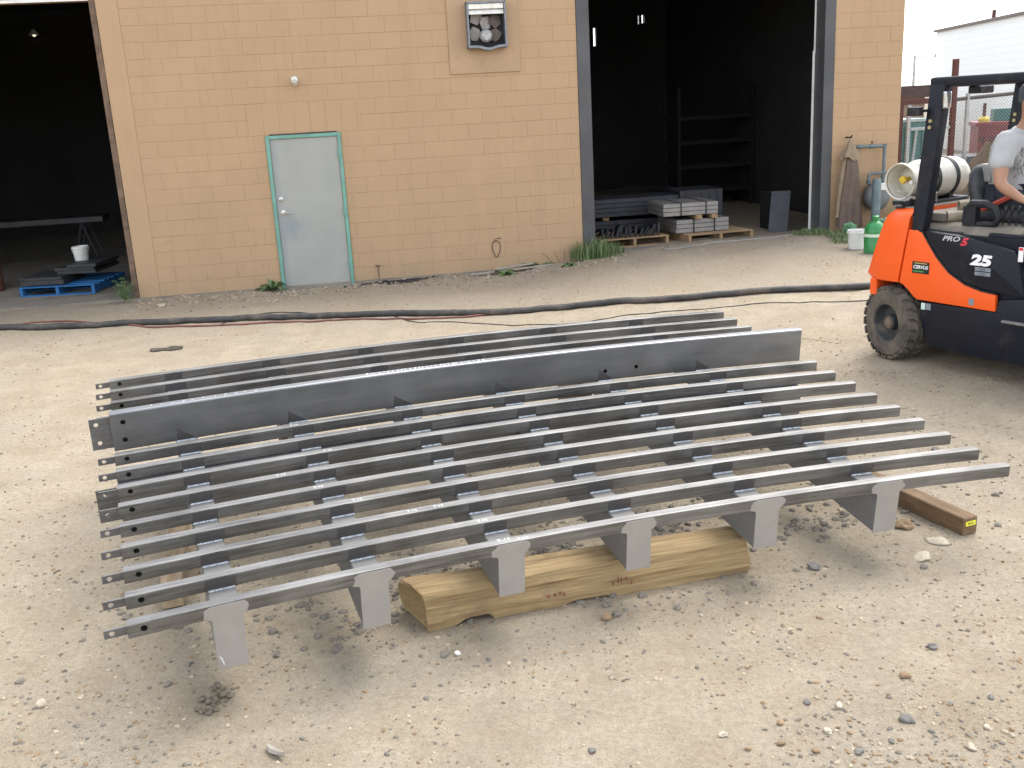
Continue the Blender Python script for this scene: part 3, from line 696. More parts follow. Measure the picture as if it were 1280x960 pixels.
for q, uu in enumerate((6.10, 6.34)):
    o = MB().bb(0, .09, 0, .7, 0, .06).build('spacer_block', WOODP, None, bevel=.003); o.location = wp(uu, .46, .472); o.rotation_euler = (0, 0, WY)
    tag(o, 'short pale wood spacer between the two banded steel bundles', 'wood block', 'spacers between the steel bundles')
bundle('steel_bundle', 5.60, 6.46, .52, 1.3, .534, .72, 3, LSTEEL, 'upper banded bundle of pale steel flats resting on wood spacers', (.27, .66), .0)
bundle('steel_bundle', 4.2, 6.05, 1.55, 2.3, FZR, .42, 4, DSTEEL, 'lower long dark stack of steel bars behind the pallets', (.95,))
bundle('steel_bundle', 4.2, 6.18, 1.5, 2.2, .48, .76, 4, DSTEEL, 'upper long dark stack of steel bars behind the pallets')
MB_ = MB().bb(0, .1, 0, .6, 0, .06); o = MB_.build('spacer_block', WOODP, None, bevel=.003); o.location = wp(4.95, 1.55, .421); o.rotation_euler = (0, 0, WY); tag(o, 'wood spacer between the two long dark steel stacks', 'wood block')
e = at_wall('steel_crate', 6.2, 1.5, FZR, 'dark steel crate standing behind the banded bundles', 'crate')
MB().bb(0, .72, 0, .8, 0, .68).build('body', DSTEEL, e, bevel=.01)
for k in range(5): MB().bb(.1 + k * .13, .13 + k * .13, -.012, 0, .02, .66).build('rib', DSTEEL, e)
e = at_wall('steel_plate', 7.36, .75, FZR - .002, 'dark drilled steel plate leaning in the bay door', 'steel plate', -.25)
pm = MB(); rt = Matrix.Rotation(radians(-16), 3, 'X')
plate(pm, lambda x, z, d: rt @ Vector((x + z * .12, d, z)), [(0, .145, 0, .33, .03, .05, .009), (.145, .29, 0, .33, .26, .05, .009), (0, .145, .33, .66, .03, .60, .009), (.145, .29, .33, .66, .26, .60, .009)], .014)
pm.build('plate', MAT('blue_grey_plate', (.05, .052, .062), .55, .3, .25, 8), e)
RACKD = MAT('near_black_box', (.006, .006, .007), .9)  # near-black colour keeps the box inconspicuous
e = at_wall('steel_box', 7.50, .985, FZR, 'dark steel box behind the leaning steel plate', 'box')
MB().bb(0, .16, 0, .4, 0, .58).build('body', RACKD, e, bevel=.01)
MB().bb(-.005, .165, -.005, .405, .581, .60).build('lid', RACKD, e, bevel=.006)
RACKM = MAT('black_rack', (.005, .005, .006), .9)
e = at_wall('storage_rack', 7.25, 4.6, FZR, 'dark steel storage rack standing deep inside the open bay', 'rack')
for x in (0, 1.45):
    for y in (0, .8): MB().bb(x, x + .06, y, y + .06, 0, 2.3).build('post', RACKM, e)
for z in (.35, .8, 1.25, 1.7): MB().bb(0, 1.51, -.01, .87, z, z + .06).build('shelf', RACKM, e)
pA = wp(5.28, -.48, 0); pB = wp(7.3, -.22, 0); mb = MB(); dd = (pB - pA); n_ = 14
rr_ = []
for k in range(n_ + 1):
    p = pA + dd * k / n_; z = ground_z(p.x, p.y) + .004; q = Vector((-dd.y, dd.x, 0)).normalized() * .022
    rr_.append([(p.x - q.x, p.y - q.y, z), (p.x + q.x, p.y + q.y, z), (p.x + q.x, p.y + q.y, z + .016), (p.x - q.x, p.y - q.y, z + .016)])
tag(mb.loft(rr_).build('flat_bar', MAT('dull_zinc', (.33, .31, .28), .6, .3, .2, 9)), 'long flat metal bar on the ground before the bay door', 'metal bar')
# left bay
pallet('blue_pallet', -3.62, .88, FZL, 1.05, 1.15, BLUEW, 'bright blue painted pallet in the bay door', -.17)
SLAB = MAT('black_slab', (.035, .036, .038), .6, .1, .3, 9)
for k, (a, b_, c_, d_, z0, z1, lb_) in enumerate(((.02, .62, .03, .8, .15, .215, 'low'), (.02, .60, .04, .75, .217, .255, 'low'), (.45, 1.0, .25, 1.1, .257, .30, 'tall'), (.42, .98, .25, 1.1, .302, .345, 'tall'), (.62, 1.03, .2, 1.12, .347, .39, 'tall'))):
    o = MB().bb(a, b_, c_, d_, z0, z1).build('black_slab', SLAB, None, bevel=.004); o.location = wp(-3.62, .88, FZL); o.rotation_euler = (0, 0, WY - .17 + R.uniform(-.02, .02))
    tag(o, 'flat black slab in the %s stack on the blue pallet' % lb_, 'slab', 'black slabs on the blue pallet')
def bucket(name, p, r, h, label, band=None):
    e = empty(name, p, R.uniform(0, 6), label, 'bucket')
    MB().lathe([(r * .82, 0), (r * .97, h * .82), (r * 1.0, h), (r * .95, h), (r * .90, h * .8), (r * .76, .01), (.0, .01)], (0, 0, 0), 'z', 28).build('pail', WHITEP, e, True)
    MB().lathe([(r * .975, h * .84), (r * 1.07, h * .85), (r * 1.07, h * .89), (r * .985, h * .90)], (0, 0, 0), 'z', 28, False).build('rim', WHITEP, e, True)
    pts = [(r * 1.04 * cos(a), r * 1.04 * sin(a) * .55 - r * .5 * sin(a), h * .86 - r * .95 * sin(a)) for a in [pi * k / 12 for k in range(13)]]
    MB().tube(pts, .003, 5).build('bail_handle', CHROME, e)
    if band: MB().lathe([(r * .93, h * .42), (r * .955, h * .62)], (0, 0, 0), 'z', 28, False).build('label_band', band, e, True)
    return e
bucket('white_bucket', wp(-2.87, 1.45, FZL + .392), .115, .2, 'small white bucket on the black slabs of the blue pallet')
e = at_wall('work_table', -6.4, 3.9, FZL, 'long steel beam table on sawhorses inside the dark bay', 'table')
MB().bb(0, 3.36, 0, .5, .72, .82).build('table_top', MAT('table_steel', (.035, .035, .038), .5, .4, .3, 5), e, bevel=.01)
for x in (.5, 3.0):
    mb = MB()
    for y in (.05, .45):
        for s in (-1, 1): mb.tube([(x, y, .72), (x + s * .22, y, 0)], .018, 6)
    mb.tube([(x - .12, .05, .35), (x + .12, .05, .35)], .014, 6); mb.build('sawhorse', DSTEEL, e)
pallet('stacked_pallet', -2.35, 2.6, FZL, 1.0, 1.0, WOODP, 'plain wooden pallet at the bottom behind the tan wall edge')
pallet('stacked_pallet', -2.33, 2.58, FZL + .137, 1.0, 1.0, WOODP, 'plain wooden pallet on top behind the tan wall edge')
e = at_wall('rusty_drum', -4.33, 1.75, FZL, 'rusty brown steel drum inside the dark bay', 'drum')
RUST = MAT('rusty_brown', (.15, .07, .04), .8, .1, .4, 9)
MB().lathe([(.24, 0), (.25, .01), (.245, .16), (.255, .175), (.245, .19), (.245, .34), (.255, .355), (.245, .37), (.245, .5), (.25, .51), (.23, .51), (.225, .49), (0, .49)], (0, 0, 0), 'z', 28).build('shell', RUST, e, True)
e = at_wall('metal_cabinet', -6.2, 3.2, FZL, 'low dark cabinet with two open boxes inside the dark bay', 'cabinet')
for x in (0, .55, 1.1): MB().bb(x, x + .03, 0, .5, 0, .32).build('side', DSTEEL, e)
for z in (0, .3): MB().bb(.03, 1.1, 0, .5, z, z + .02).build('panel', DSTEEL, e)
e = at_wall('hanging_lamp', -5.13, 9.8, 4.25, 'tiny lit lamp hanging deep inside the dark bay', 'lamp')
MB().lathe([(0, .12), (.03, .12), (.10, .02), (.10, .0), (.09, .0)], (0, 0, 0), 'z', 14).build('shade', WHITEP, e, True)
MB().lathe([(0, -.035), (.03, -.02), (.035, .01), (0, .04)], (0, 0, 0), 'z', 12).build('bulb', mat_flat('lit_bulb', (1, .9, .6), .4, .5), e, True)
MB().tube([(0, 0, .12), (0, 0, .49)], .006, 5).build('cord', BLK, e)

# ------------------------------------------------------------------ right of the bay: jacket, meter, bottles
LEA1 = MAT('tan_leather', (.25, .185, .12), .7, 0, .25, 9, .3, 40); LEA2 = MAT('brown_leather', (.125, .085, .066), .65, 0, .3, 7, .3, 40)
e = at_wall('leather_jacket', 8.21, -.16, 0, 'brown leather welding jacket hanging against the tan wall', 'jacket')
def skirt(rows, mat, name, ph, folds=7, amp=.16, seg=48, open_=True):
    mb = MB(); rings = []
    for (z, cx, wx, wy_) in rows:
        rg_ = []
        for k in range(seg):
            a = 2 * pi * k / seg; f_ = 1 + amp * sin(folds * a + ph + 1.1 * sin(z * 4)) * min(1, wx / .12)
            rg_.append((cx + wx * f_ * cos(a), wy_ * f_ * sin(a), z + (.02 * sin(3 * a + ph) + .015 * sin(5 * a) if (z == rows[-1][0]) else 0)))
        rings.append(rg_)
    mb.loft(rings, False); mb.f.append(tuple(range(seg))); return mb.build(name, mat, e, True, ang=1.2)
skirt([(1.26, .0, .085, .05), (1.15, .0, .10, .065), (.95, .0, .135, .075), (.7, .0, .155, .08), (.45, .005, .17, .085), (.27, .01, .18, .09)], LEA2, 'body', .4)
skirt([(1.53, -.01, .02, .015), (1.47, -.01, .05, .035), (1.40, -.01, .075, .05), (1.33, -.01, .115, .075), (1.25, -.01, .145, .095)], LEA1, 'cape', 1.9, 5, .2)
slv = MB(); slv.loft([[(x0 + w * cos(a), y0 + w * .8 * sin(a), z) for a in [2 * pi * k / 12 for k in range(12)]] for x0, y0, w, z in ((-.09, 0, .035, 1.27), (-.125, 0, .045, 1.0), (-.15, .01, .048, .65), (-.165, .01, .05, .42))]); slv.build('sleeve', LEA1, e, True)
MB().tube([(-.01, .15, 1.55), (-.01, .0, 1.55), (-.01, -.02, 1.58)], .012, 6).build('hook', BLK, e)
PIPE = MAT('blue_grey_pipe_paint', (.125, .165, .18), .5, .1, .3, 10, .1, 50, dirt=.2, dirtc=(.12, .09, .06))
e = at_wall('gas_meter', 8.5, -.12, 0, 'blue grey gas meter with painted pipes on the tan wall', 'gas meter')
def pipe(pts, r): return MB().tube(pts, r, 10).build('pipe', PIPE, e, True)
pipe([(-.19, .12, 1.41), (-.17, 0, 1.41), (-.12, 0, 1.41), (.245, 0, 1.40), (.25, 0, 1.37), (.25, 0, .85)], .024)
pipe([(.02, 0, .86), (.02, 0, 1.0), (.04, 0, 1.015), (.52, 0, 1.02)], .020); pipe([(.34, 0, 1.01), (.34, 0, .82), (.42, 0, .80), (.54, 0, .78)], .018)
for x, y, z, ax in ((-.13, 0, 1.41, 'x'), (.05, 0, 1.405, 'x'), (.25, 0, 1.40, 'z'), (.25, 0, .95, 'z'), (.02, 0, .9, 'z'), (.34, 0, .84, 'z')):
    MB().lathe([(.02, -.03), (.034, -.03), (.034, .03), (.02, .03)], (x, y, z), ax, 10).build('fitting', PIPE, e, True)
MB().box((.05, 0, 1.43), (.012, .012, .07)).box((.05, 0, 1.47), (.03, .03, .012)).build('valve_key', RUST, e)
mt = MB(); rng_ = []
for y, k in ((-.13, .55), (-.12, .8), (-.09, .95), (-.03, 1), (.03, 1), (.07, .95), (.10, .6)):
    rng_.append([(.14 + .19 * k * cos(a) * (1 if abs(cos(a)) < .8 else .97), y, .68 + .20 * k * sin(a)) for a in [2 * pi * j / 24 for j in range(24)]])
mt.loft(rng_); mt.build('meter_body', MAT('meter_grey', (.16, .17, .17), .5, .2, .25, 12, .1, 40), e, True)
MB().bb(.08, .22, -.155, -.11, .78, .88).build('index_box', WHITEP, e, bevel=.006)
MB().lathe([(.06, 0), (.075, .03), (.075, .09), (.04, .13), (0, .13)], (.42, 0, .74), 'z', 16).build('regulator', PIPE, e, True)
pb_ = wp(8.5, -.39, 0)
o = MB().lathe([(.062, -.2), (.062, .74), (.05, .765), (0, .77)], (0, 0, 0), 'z', 18).build('bollard', PIPE, None, True); o.location = (pb_.x, pb_.y, base_g(pb_.x, pb_.y))
tag(o, 'blue grey steel bollard in front of the gas meter', 'bollard')
def onz(u, inn): p = wp(u, inn, 0); return Vector((p.x, p.y, ground_z(p.x, p.y) - .004))
GREEN = MAT('green_plastic', (.035, .26, .075), .3, 0, .2, 9, .05, 60, dirt=.15, dirtc=(.2, .28, .14)); GREEN.node_tree.nodes['Principled BSDF'].inputs['Transmission Weight'].default_value = .15
e = empty('green_bottle', onz(7.50, -2.16), 0, 'large green plastic bottle with a pale band beside the white bucket', 'bottle')
MB().lathe([(.115, 0), (.13, .015), (.132, .20), (.126, .21), (.132, .235), (.130, .30), (.10, .365), (.05, .40), (.035, .41), (.035, .44), (0, .44)], (0, 0, 0), 'z', 30).build('body', GREEN, e, True)
MB().lathe([(.1335, .215), (.1345, .255)], (0, 0, 0), 'z', 30, False).build('label_band', mat_flat('pale_band', (.55, .68, .52), .5), e, True)
MB().lathe([(.042, .43), (.044, .465), (.03, .475), (0, .475)], (0, 0, 0), 'z', 18).build('cap', GREEN, e, True)
bucket('white_bucket', onz(7.50, -1.72), .125, .245, 'white plastic bucket with a red mark beside the green bottle', None)
o = MB().bb(.03, .10, -.130, -.1235, .15, .175).build('red_label', mat_flat('red_label', (.5, .08, .06), .6)); o.parent = [x for x in col.objects if x.name == 'white_bucket.001'][0]; o.parent.rotation_euler.z = WY
def crumple(name, p, s, mat, label, cat, seed, lobes=3.2):
    bm = bmesh.new(); bmesh.ops.create_icosphere(bm, subdivisions=4, radius=1)
    for v in bm.verts:
        q = v.co * lobes + Vector((seed, seed * .7, 0)); f_ = .72 + .5 * abs(noise.noise(q)) + .18 * abs(noise.noise(q * 2.7)) - .1 * abs(noise.noise(q * 6))
        v.co = Vector((v.co.x * s[0], v.co.y * s[1], max(v.co.z, -.5) * s[2])) * f_
    me = bpy.data.meshes.new(name); bm.to_mesh(me); bm.free(); me.materials.append(mat)
    o = link(name, me); o.location = p + Vector((0, 0, s[2] * .40)); tag(o, label, cat); return o
BAG = MAT('green_film', (.10, .26, .13), .3, 0, .4, 12, .2, 30); BAGP = MAT('clear_film', (.40, .44, .38), .25, 0, .3, 12, .2, 30)
crumple('plastic_bag', onz(7.98, -.62), (.11, .10, .16), BAG, 'crumpled green plastic bag at the foot of the dark door jamb', 'plastic bag', 3)
crumple('plastic_bag', onz(7.83, -1.45), (.09, .08, .11), BAGP, 'clear crumpled plastic bag under the hanging jacket', 'plastic bag', 8)
crumple('plastic_bag', onz(8.42, -.75), (.17, .13, .19), BAG, 'crumpled green plastic bag between the jacket and the bollard', 'plastic bag', 14)
crumple('plastic_bag', onz(8.85, -.45), (.20, .14, .26), BAG, 'big crumpled green plastic bag under the gas meter', 'plastic bag', 21)
e = at_wall('green_cylinder', 8.98, -.35, .4, 'small green gas cylinder lying under the gas meter pipes', 'gas cylinder')
MB().lathe([(0, 0), (.05, .0), (.09, .04), (.095, .08), (.095, .3), (.06, .36), (0, .37)], (0, 0, .1), 'x', 20).build('body', GREEN, e, True); MB().bb(.05, .3, -.05, .05, -.25, .02).build('stand', PIPE, e)

# ------------------------------------------------------------------ plants, boards along the wall
LEAF = MAT('weed_leaf', (.10, .165, .055), .55, 0, .45, 30); GRASS = MAT('grass_blade', (.13, .19, .07), .6, 0, .45, 18)
def tuft(name, p, n, h, spread, mat, label, wid=.006, lean=.45):
    mb = MB()
    for k in range(n):
        a = R.uniform(0, 2 * pi); r = spread * R.random() ** .7; x, y = r * cos(a) * 1.25, r * sin(a) * .8; hh = h * R.uniform(.45, 1) * (1 - .35 * r / spread)
        b_ = R.uniform(0, 2 * pi); ln = hh * R.uniform(.1, lean); dx, dy = ln * cos(b_), ln * sin(b_); w = wid * R.uniform(.6, 1.2); px, py = -sin(b_) * w, cos(b_) * w
        mb.add([(x - px, y - py, 0), (x + px, y + py, 0), (x + dx * .35 + px * .8, y + dy * .35 + py * .8, hh * .6), (x + dx * .35 - px * .8, y + dy * .35 - py * .8, hh * .6), (x + dx, y + dy, hh * R.uniform(.85, 1))], [(0, 1, 2, 3), (3, 2, 4)])
    o = empty(name, p, 0, label, 'grass'); mb.build('blades', mat, o); return o
def weed(name, p, n, ln, label, upright=.6, wid=.26, sub=False):
    e = empty(name, p, R.uniform(0, 6), label, 'weed')
    for k in range(n):
        a = 2 * pi * k / n + R.uniform(-.5, .5); l = ln * R.uniform(.6, 1.1); up = upright * R.uniform(.5, 1.3); mb = MB(); rings = []
        for j in range(7):
            t = j / 6; w = l * wid * sin(pi * (t * .92 + .06)) ** .8; q = Vector((cos(a), sin(a), 0)); x = q * l * t * (1 - .3 * up * t) ; z = l * (up * t * 1.3 - (.5 + .5 * up) * t * t) + .01
            s_ = Vector((-sin(a), cos(a), 0)); wv = .02 * l * sin(j * 2.2 + k)
            rings.append([x - s_ * w / 2 + Vector((0, 0, z + .10 * w + wv)), x + Vector((0, 0, z - .12 * w)), x + s_ * w / 2 + Vector((0, 0, z + .10 * w - wv))])
        mb.loft(rings, False, False); mb.build('leaf', LEAF, e, True)
    return e
tuft('grass_tuft', onz(4.36, -.22), 420, .40, .30, GRASS, 'tall green grass tuft at the left foot of the dark bay jamb')
tuft('grass_tuft', onz(4.62, -.12), 120, .24, .16, GRASS, 'short grass clump beside the tall tuft at the bay jamb')
tuft('grass_strip', onz(7.62, -.25), 260, .16, .28, GRASS, 'low grass along the bay edge below the white door strip')
tuft('grass_strip', onz(7.95, -.75), 360, .20, .30, GRASS, 'low grass around the crumpled bag at the dark jamb')
tuft('grass_strip', onz(7.75, -1.25), 300, .15, .30, GRASS, 'low grass in front of the hanging jacket')
tuft('grass_strip', onz(8.35, -1.1), 200, .17, .28, GRASS, 'low grass behind the white bucket and green bottle')
weed('leafy_weed', onz(-.13, -.10), 17, .30, 'dock weed with long leaves at the corner of the grey door', 1.0, .22)
weed('leafy_weed', onz(3.02, -.42), 9, .20, 'broad leafed weed in front of the weathered boards', .6, .42)
weed('leafy_weed', onz(3.42, -.12), 5, .20, 'broad leafed weed between the boards and the wall', .8, .55)
weed('leafy_weed', onz(3.95, -.45), 8, .18, 'flat leafy weed between the boards and the grass tuft', .4, .45)
weed('leafy_weed', onz(3.68, -.12), 5, .13, 'small leafy weed against the wall beside the boards', .7, .5)
e = empty('bushy_weed', wp(-2.03, -.12, .02), 0, 'bushy green weed growing at the edge board of the dark bay', 'weed')
mb = MB()
for k in range(26):
    a = R.uniform(0, 2 * pi); h = R.uniform(.12, .30); q = Vector((cos(a), sin(a), 0)) * R.uniform(.03, .15); mb.tube([(0, 0, 0), tuple(q * .5 + Vector((0, 0, h * .6))), tuple(q + Vector((0, 0, h)))], .003, 4)
mb.build('stem', LEAF, e)
for k in range(90):
    a = R.uniform(0, 2 * pi); h = R.uniform(.03, .31); r = R.uniform(.02, .17) * (1 - .4 * h / .31); l = R.uniform(.03, .06); rot = Matrix.Rotation(R.uniform(0, 6), 3, 'Z') @ Matrix.Rotation(R.uniform(-.9, .5), 3, 'Y')
    MB().add([rot @ Vector(v) + Vector((r * cos(a), r * sin(a), h)) for v in ((0, 0, 0), (l * .5, -l * .3, .006), (l, 0, 0), (l * .5, l * .3, .006), (l * .5, 0, -.004))], [(0, 1, 4), (1, 2, 4), (2, 3, 4), (3, 0, 4)]).build('leaf', LEAF, e)
GREYW = mat_wood('weathered_board', (.36, .33, .28), (.22, .195, .16), (2, 16, 16), .5, .85, (.2, .17, .13))
for (u0, i0, u1, i1, w, lb_, zz) in ((2.92, -.28, 3.46, -.16, .075, 'upper short', .05), (2.55, -.34, 3.75, -.20, .06, 'long lower', .0)):
    a = onz(u0, i0); b = onz(u1, i1); d = b - a; ex = empty('weathered_board', a + Vector((0, 0, .006 + zz)), math.atan2(d.y, d.x), '%s grey weathered board lying at the foot of the tan wall' % lb_, 'board')
    ex.rotation_euler = (0, -math.asin(d.z / d.length), math.atan2(d.y, d.x)); MB().bb(0, d.length, -w / 2, w / 2, 0, .02).build('plank', GREYW, ex, bevel=.003)
for k in range(5):
    p = onz(3.80 + k * .07, -.08 - .04 * (k % 2)); mb = MB().tube([p + Vector((0, 0, -.02)), p + Vector((.05 * (k - 2), -.03, .1)), p + Vector((.09 * (k - 2), -.05, R.uniform(.16, .24)))], .0035, 4)
    tag(mb.build('dry_stalk', MAT('dry_stalk', (.16, .10, .055), .8), None), 'dry brown stalk sticking up beside the grass tuft', 'stalk', 'dry stalks by the grass tuft')

# ------------------------------------------------------------------ forklift (local x forward, y away from the photographed side, z up)
FK = Vector((2.9958, 7.7079, .1)); FKZ = math.atan2(-.85828629, .51317117)
fk = empty('forklift', FK, FKZ, 'orange and dark blue forklift with a gas tank on its back', 'forklift')
xz = lambda y0: (lambda a, b, d: (a, y0 + d, b))
def side(name, poly, t, mat, parent=fk, bevel=.006, y0=0.0, both=True, sm=True):
    o = None
    for yb, sg in ((y0, 1), (1.15 - y0, -1)) if both else ((y0, 1),):
        o_ = MB().prism(poly, lambda a, b, d: (a, yb + sg * d, b), 0, t).build(name, mat, parent, sm, bevel=bevel, segs=2, ang=.6); o = o or o_
    return o
def wheel(name, x, y, r, w, sg):
    e = empty(name, (x, y, r), 0, parent=fk)
    pr = [(r * .52, -w * .5), (r * .60, -w * .52), (r * .86, -w * .5), (r * .925, -w * .43), (r * .93, 0), (r * .925, w * .43), (r * .86, w * .5), (r * .60, w * .52), (r * .52, w * .5)]
    mb = MB().lathe(pr, (0, 0, 0), 'y', 48, False); n = 22
    for k in range(n):
        for s in (-1, 1):
            a = 2 * pi * (k + (.5 if s > 0 else 0)) / n; rt = Matrix.Rotation(-a, 3, 'Y'); P_ = []
            for (yy, sk) in ((.02, .0), (w * .30, .10), (w * .5, .12)):
                for hh, ww in ((.90, .034), (1.0, .027)):
                    if yy == w * .5 and hh == 1.0: hh = .965
                    for q in (-1, 1): P_.append(rt @ Vector((r * hh, s * yy, r * (sk * .8) + q * ww)))
            b = len(mb.v); mb.v += [tuple(v) for v in P_]
            for j in range(2):
                o_ = b + 4 * j; mb.f += [(o_ + 2, o_ + 3, o_ + 7, o_ + 6), (o_ + 0, o_ + 2, o_ + 6, o_ + 4), (o_ + 1, o_ + 5, o_ + 7, o_ + 3)]
            mb.f += [(b, b + 1, b + 3, b + 2), (b + 8, b + 10, b + 11, b + 9)]
    mb.build('tyre', RUBBER, e, True, ang=.5)
    MB().lathe([(r * .52, w * .5), (r * .52, -w * .5), (r * .49, -w * .46), (r * .46, -w * .2), (r * .42, -w * .12), (r * .22, -w * .12), (r * .20, -w * .34), (r * .16, -w * .36), (0, -w * .36)], (0, 0, 0), 'y', 36).build('rim', MAT('rim_dark', (.05, .052, .055), .55, .2, .3, 9, dirt=.3, dirtc=(.2, .17, .13)), e, True, ang=.5)
    MB().lathe([(0, -w * .42), (r * .15, -w * .40), (r * .16, -w * .34)], (0, 0, 0), 'y', 20).build('hub', MAT('rusty_hub', (.16, .125, .095), .7, .2, .35, 20), e, True)
    return e
we = wheel('rear_wheel', .02, .10, .295, .19, 1); we.rotation_euler = (0, 0, -.26)
wheel('rear_wheel', .02, 1.05, .295, .19, -1)
wheel('front_wheel', 1.66, .06, .34, .22, 1); wheel('front_wheel', 1.66, 1.09, .34, .22, -1)
# counterweight: lofted plan rings with rounded rear corners
def cwring(z, rear, xf, inset):
    pts = [(xf, inset)]
    for k in range(11):
        a = pi / 2 * k / 10; rx = min(.30, xf - rear - .02); pts.append(((rear + rx) - rx * sin(a), inset + .25 - .25 * cos(a)))
    pts += [(p[0], 1.15 - p[1]) for p in reversed(pts)]
    return [(x, y, z) for x, y in pts]
cw = MB().loft([cwring(.632, -.31, .090, .01), cwring(.66, -.33, .094, .0), cwring(.85, -.275, .125, .0), cwring(1.06, -.205, .158, .004), cwring(1.13, -.175, .160, .018), cwring(1.175, -.13, .160, .06), cwring(1.19, -.08, .160, .12)])
cwo = cw.build('counterweight', ORANGE, fk, True, ang=.7)
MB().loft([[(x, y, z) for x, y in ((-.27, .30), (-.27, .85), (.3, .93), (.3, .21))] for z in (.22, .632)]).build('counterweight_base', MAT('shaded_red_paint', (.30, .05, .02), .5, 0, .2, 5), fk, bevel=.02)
side('side_panel', [(.104, .63), (.168, 1.045), (.245, 1.05), (.283, 1.030), (.344, .948), (.419, .853), (.527, .750), (.664, .677), (.794, .645), (.912, .634), (.917, .514), (.267, .520), (.232, .545), (.185, .588), (.135, .622)], .035, ORANGE, y0=.004)
side('panel_trim', [(.283, 1.041), (.290, 1.045), (.352, .962), (.427, .867), (.535, .764), (.668, .692), (.796, .660), (.914, .649), (.914, .640), (.794, .649), (.664, .682), (.527, .755), (.419, .858), (.344, .953)], .02, BLK, y0=.0, bevel=0)
side('hood_side', [(.300, 1.052), (.605, 1.034), (.90, .985), (1.02, .960), (1.06, .93), (1.13, .66), (1.13, .64), (.914, .652), (.796, .664), (.668, .696), (.535, .768), (.427, .871), (.352, .966)], .09, NAVY, y0=-.004, bevel=.02)
side('side_skirt', [(.285, .509), (.92, .509), (.935, .60), (1.12, .63), (1.30, .60), (1.33, .46), (1.30, .16), (.70, .155), (.42, .17), (.355, .20), (.30, .42)], .16, NAVY, y0=.008, bevel=.012)
side('step_plate', [(.985, .448), (1.32, .448), (1.32, .466), (.985, .466)], .22, MAT('worn_step', (.22, .22, .215), .5, .4, .3, 30), y0=-.02, bevel=.003)
MB().loft([[(x, y, z) for x, y in ((-.205, .06), (-.19, .03), (-.13, .03), (-.13, .24), (-.24, .24))] for z in (.50, .634)]).build('fender_lip', ORANGE, fk, bevel=.01)
MB().bb(-.09, .15, .14, 1.0, 1.188, 1.20).build('counterweight_cover', DUSTY, fk, bevel=.004)
MB().bb(-.1, 1.75, .20, .95, .20, .62).build('chassis', NAVY, fk)
MB().bb(.15, 1.10, .05, 1.10, .60, 1.03).build('engine_bay', NAVY, fk)
hd_ = MB().loft([[(x, y, 1.02) for x, y in ((.13, .10), (1.0, .10), (1.0, 1.05), (.13, 1.05))], [(x, y, 1.085) for x, y in ((.14, .14), (.98, .14), (.98, 1.01), (.14, 1.01))], [(x, y, 1.10) for x, y in ((.18, .20), (.94, .20), (.94, .95), (.18, .95))]])
hd_.build('hood', DUSTY, fk, True, bevel=.01, ang=.6)
MB().bb(.02, .36, .16, .99, 1.10, 1.165).build('hood_lid', DUSTY, fk, bevel=.015, segs=2)
rc = MB().loft([[(.42 + .17 * cos(a) * 1.0, .065 + .028 * sin(a), 1.045 - (.06 * cos(a)) * .15 + z) for a in [2 * pi * k / 16 for k in range(16)]] for z in (-.004, .012)]); rc.build('hood_recess', BLK, fk, True)
MB().bb(1.10, 1.6, .15, 1.0, .60, .66).build('floor_plate', GUARD, fk)
MB().loft([[(x, y, .62) for x, y in ((1.50, .08), (1.72, .08), (1.72, 1.07), (1.50, 1.07))], [(x, y, 1.12) for x, y in ((1.60, .14), (1.72, .14), (1.72, 1.01), (1.60, 1.01))]]).build('dashboard', NAVY, fk, bevel=.02)
sw = MB(); ct = Vector((1.33, .55, 1.22)); ax_ = Vector((-.6, 0, .8)); a1 = Vector((0, 1, 0)); a2 = ax_.cross(a1)
sw.tube([ct + (a1 * cos(t) + a2 * sin(t)) * .17 for t in [2 * pi * k / 28 for k in range(29)]], .013, 8)
for k in range(3): sw.tube([ct, ct + (a1 * cos(2.1 * k) + a2 * sin(2.1 * k)) * .17], .009, 6)
sw.tube([ct, ct - ax_ * .35], .03, 8); sw.build('steering_wheel', BLK, fk, True)
for y in (.33, .82):
    MB().bb(1.92, 2.02, y - .06, y + .06, .10, 2.1).build('mast_rail', GUARD, fk, bevel=.008); mb = MB(); mb.bb(2.06, 2.10, y - .05, y + .05, .05, .55).bb(2.06, 3.10, y - .05, y + .05, .05, .09); mb.build('fork', GUARD, fk, bevel=.005)
for z in (.3, 1.2, 2.0): MB().bb(1.95, 2.0, .39, .76, z, z + .1).build('mast_crossbar', GUARD, fk)
MB().bb(2.02, 2.06, .2, .95, .15, .25).bb(2.02, 2.06, .2, .95, .48, .56).build('fork_carriage', GUARD, fk)
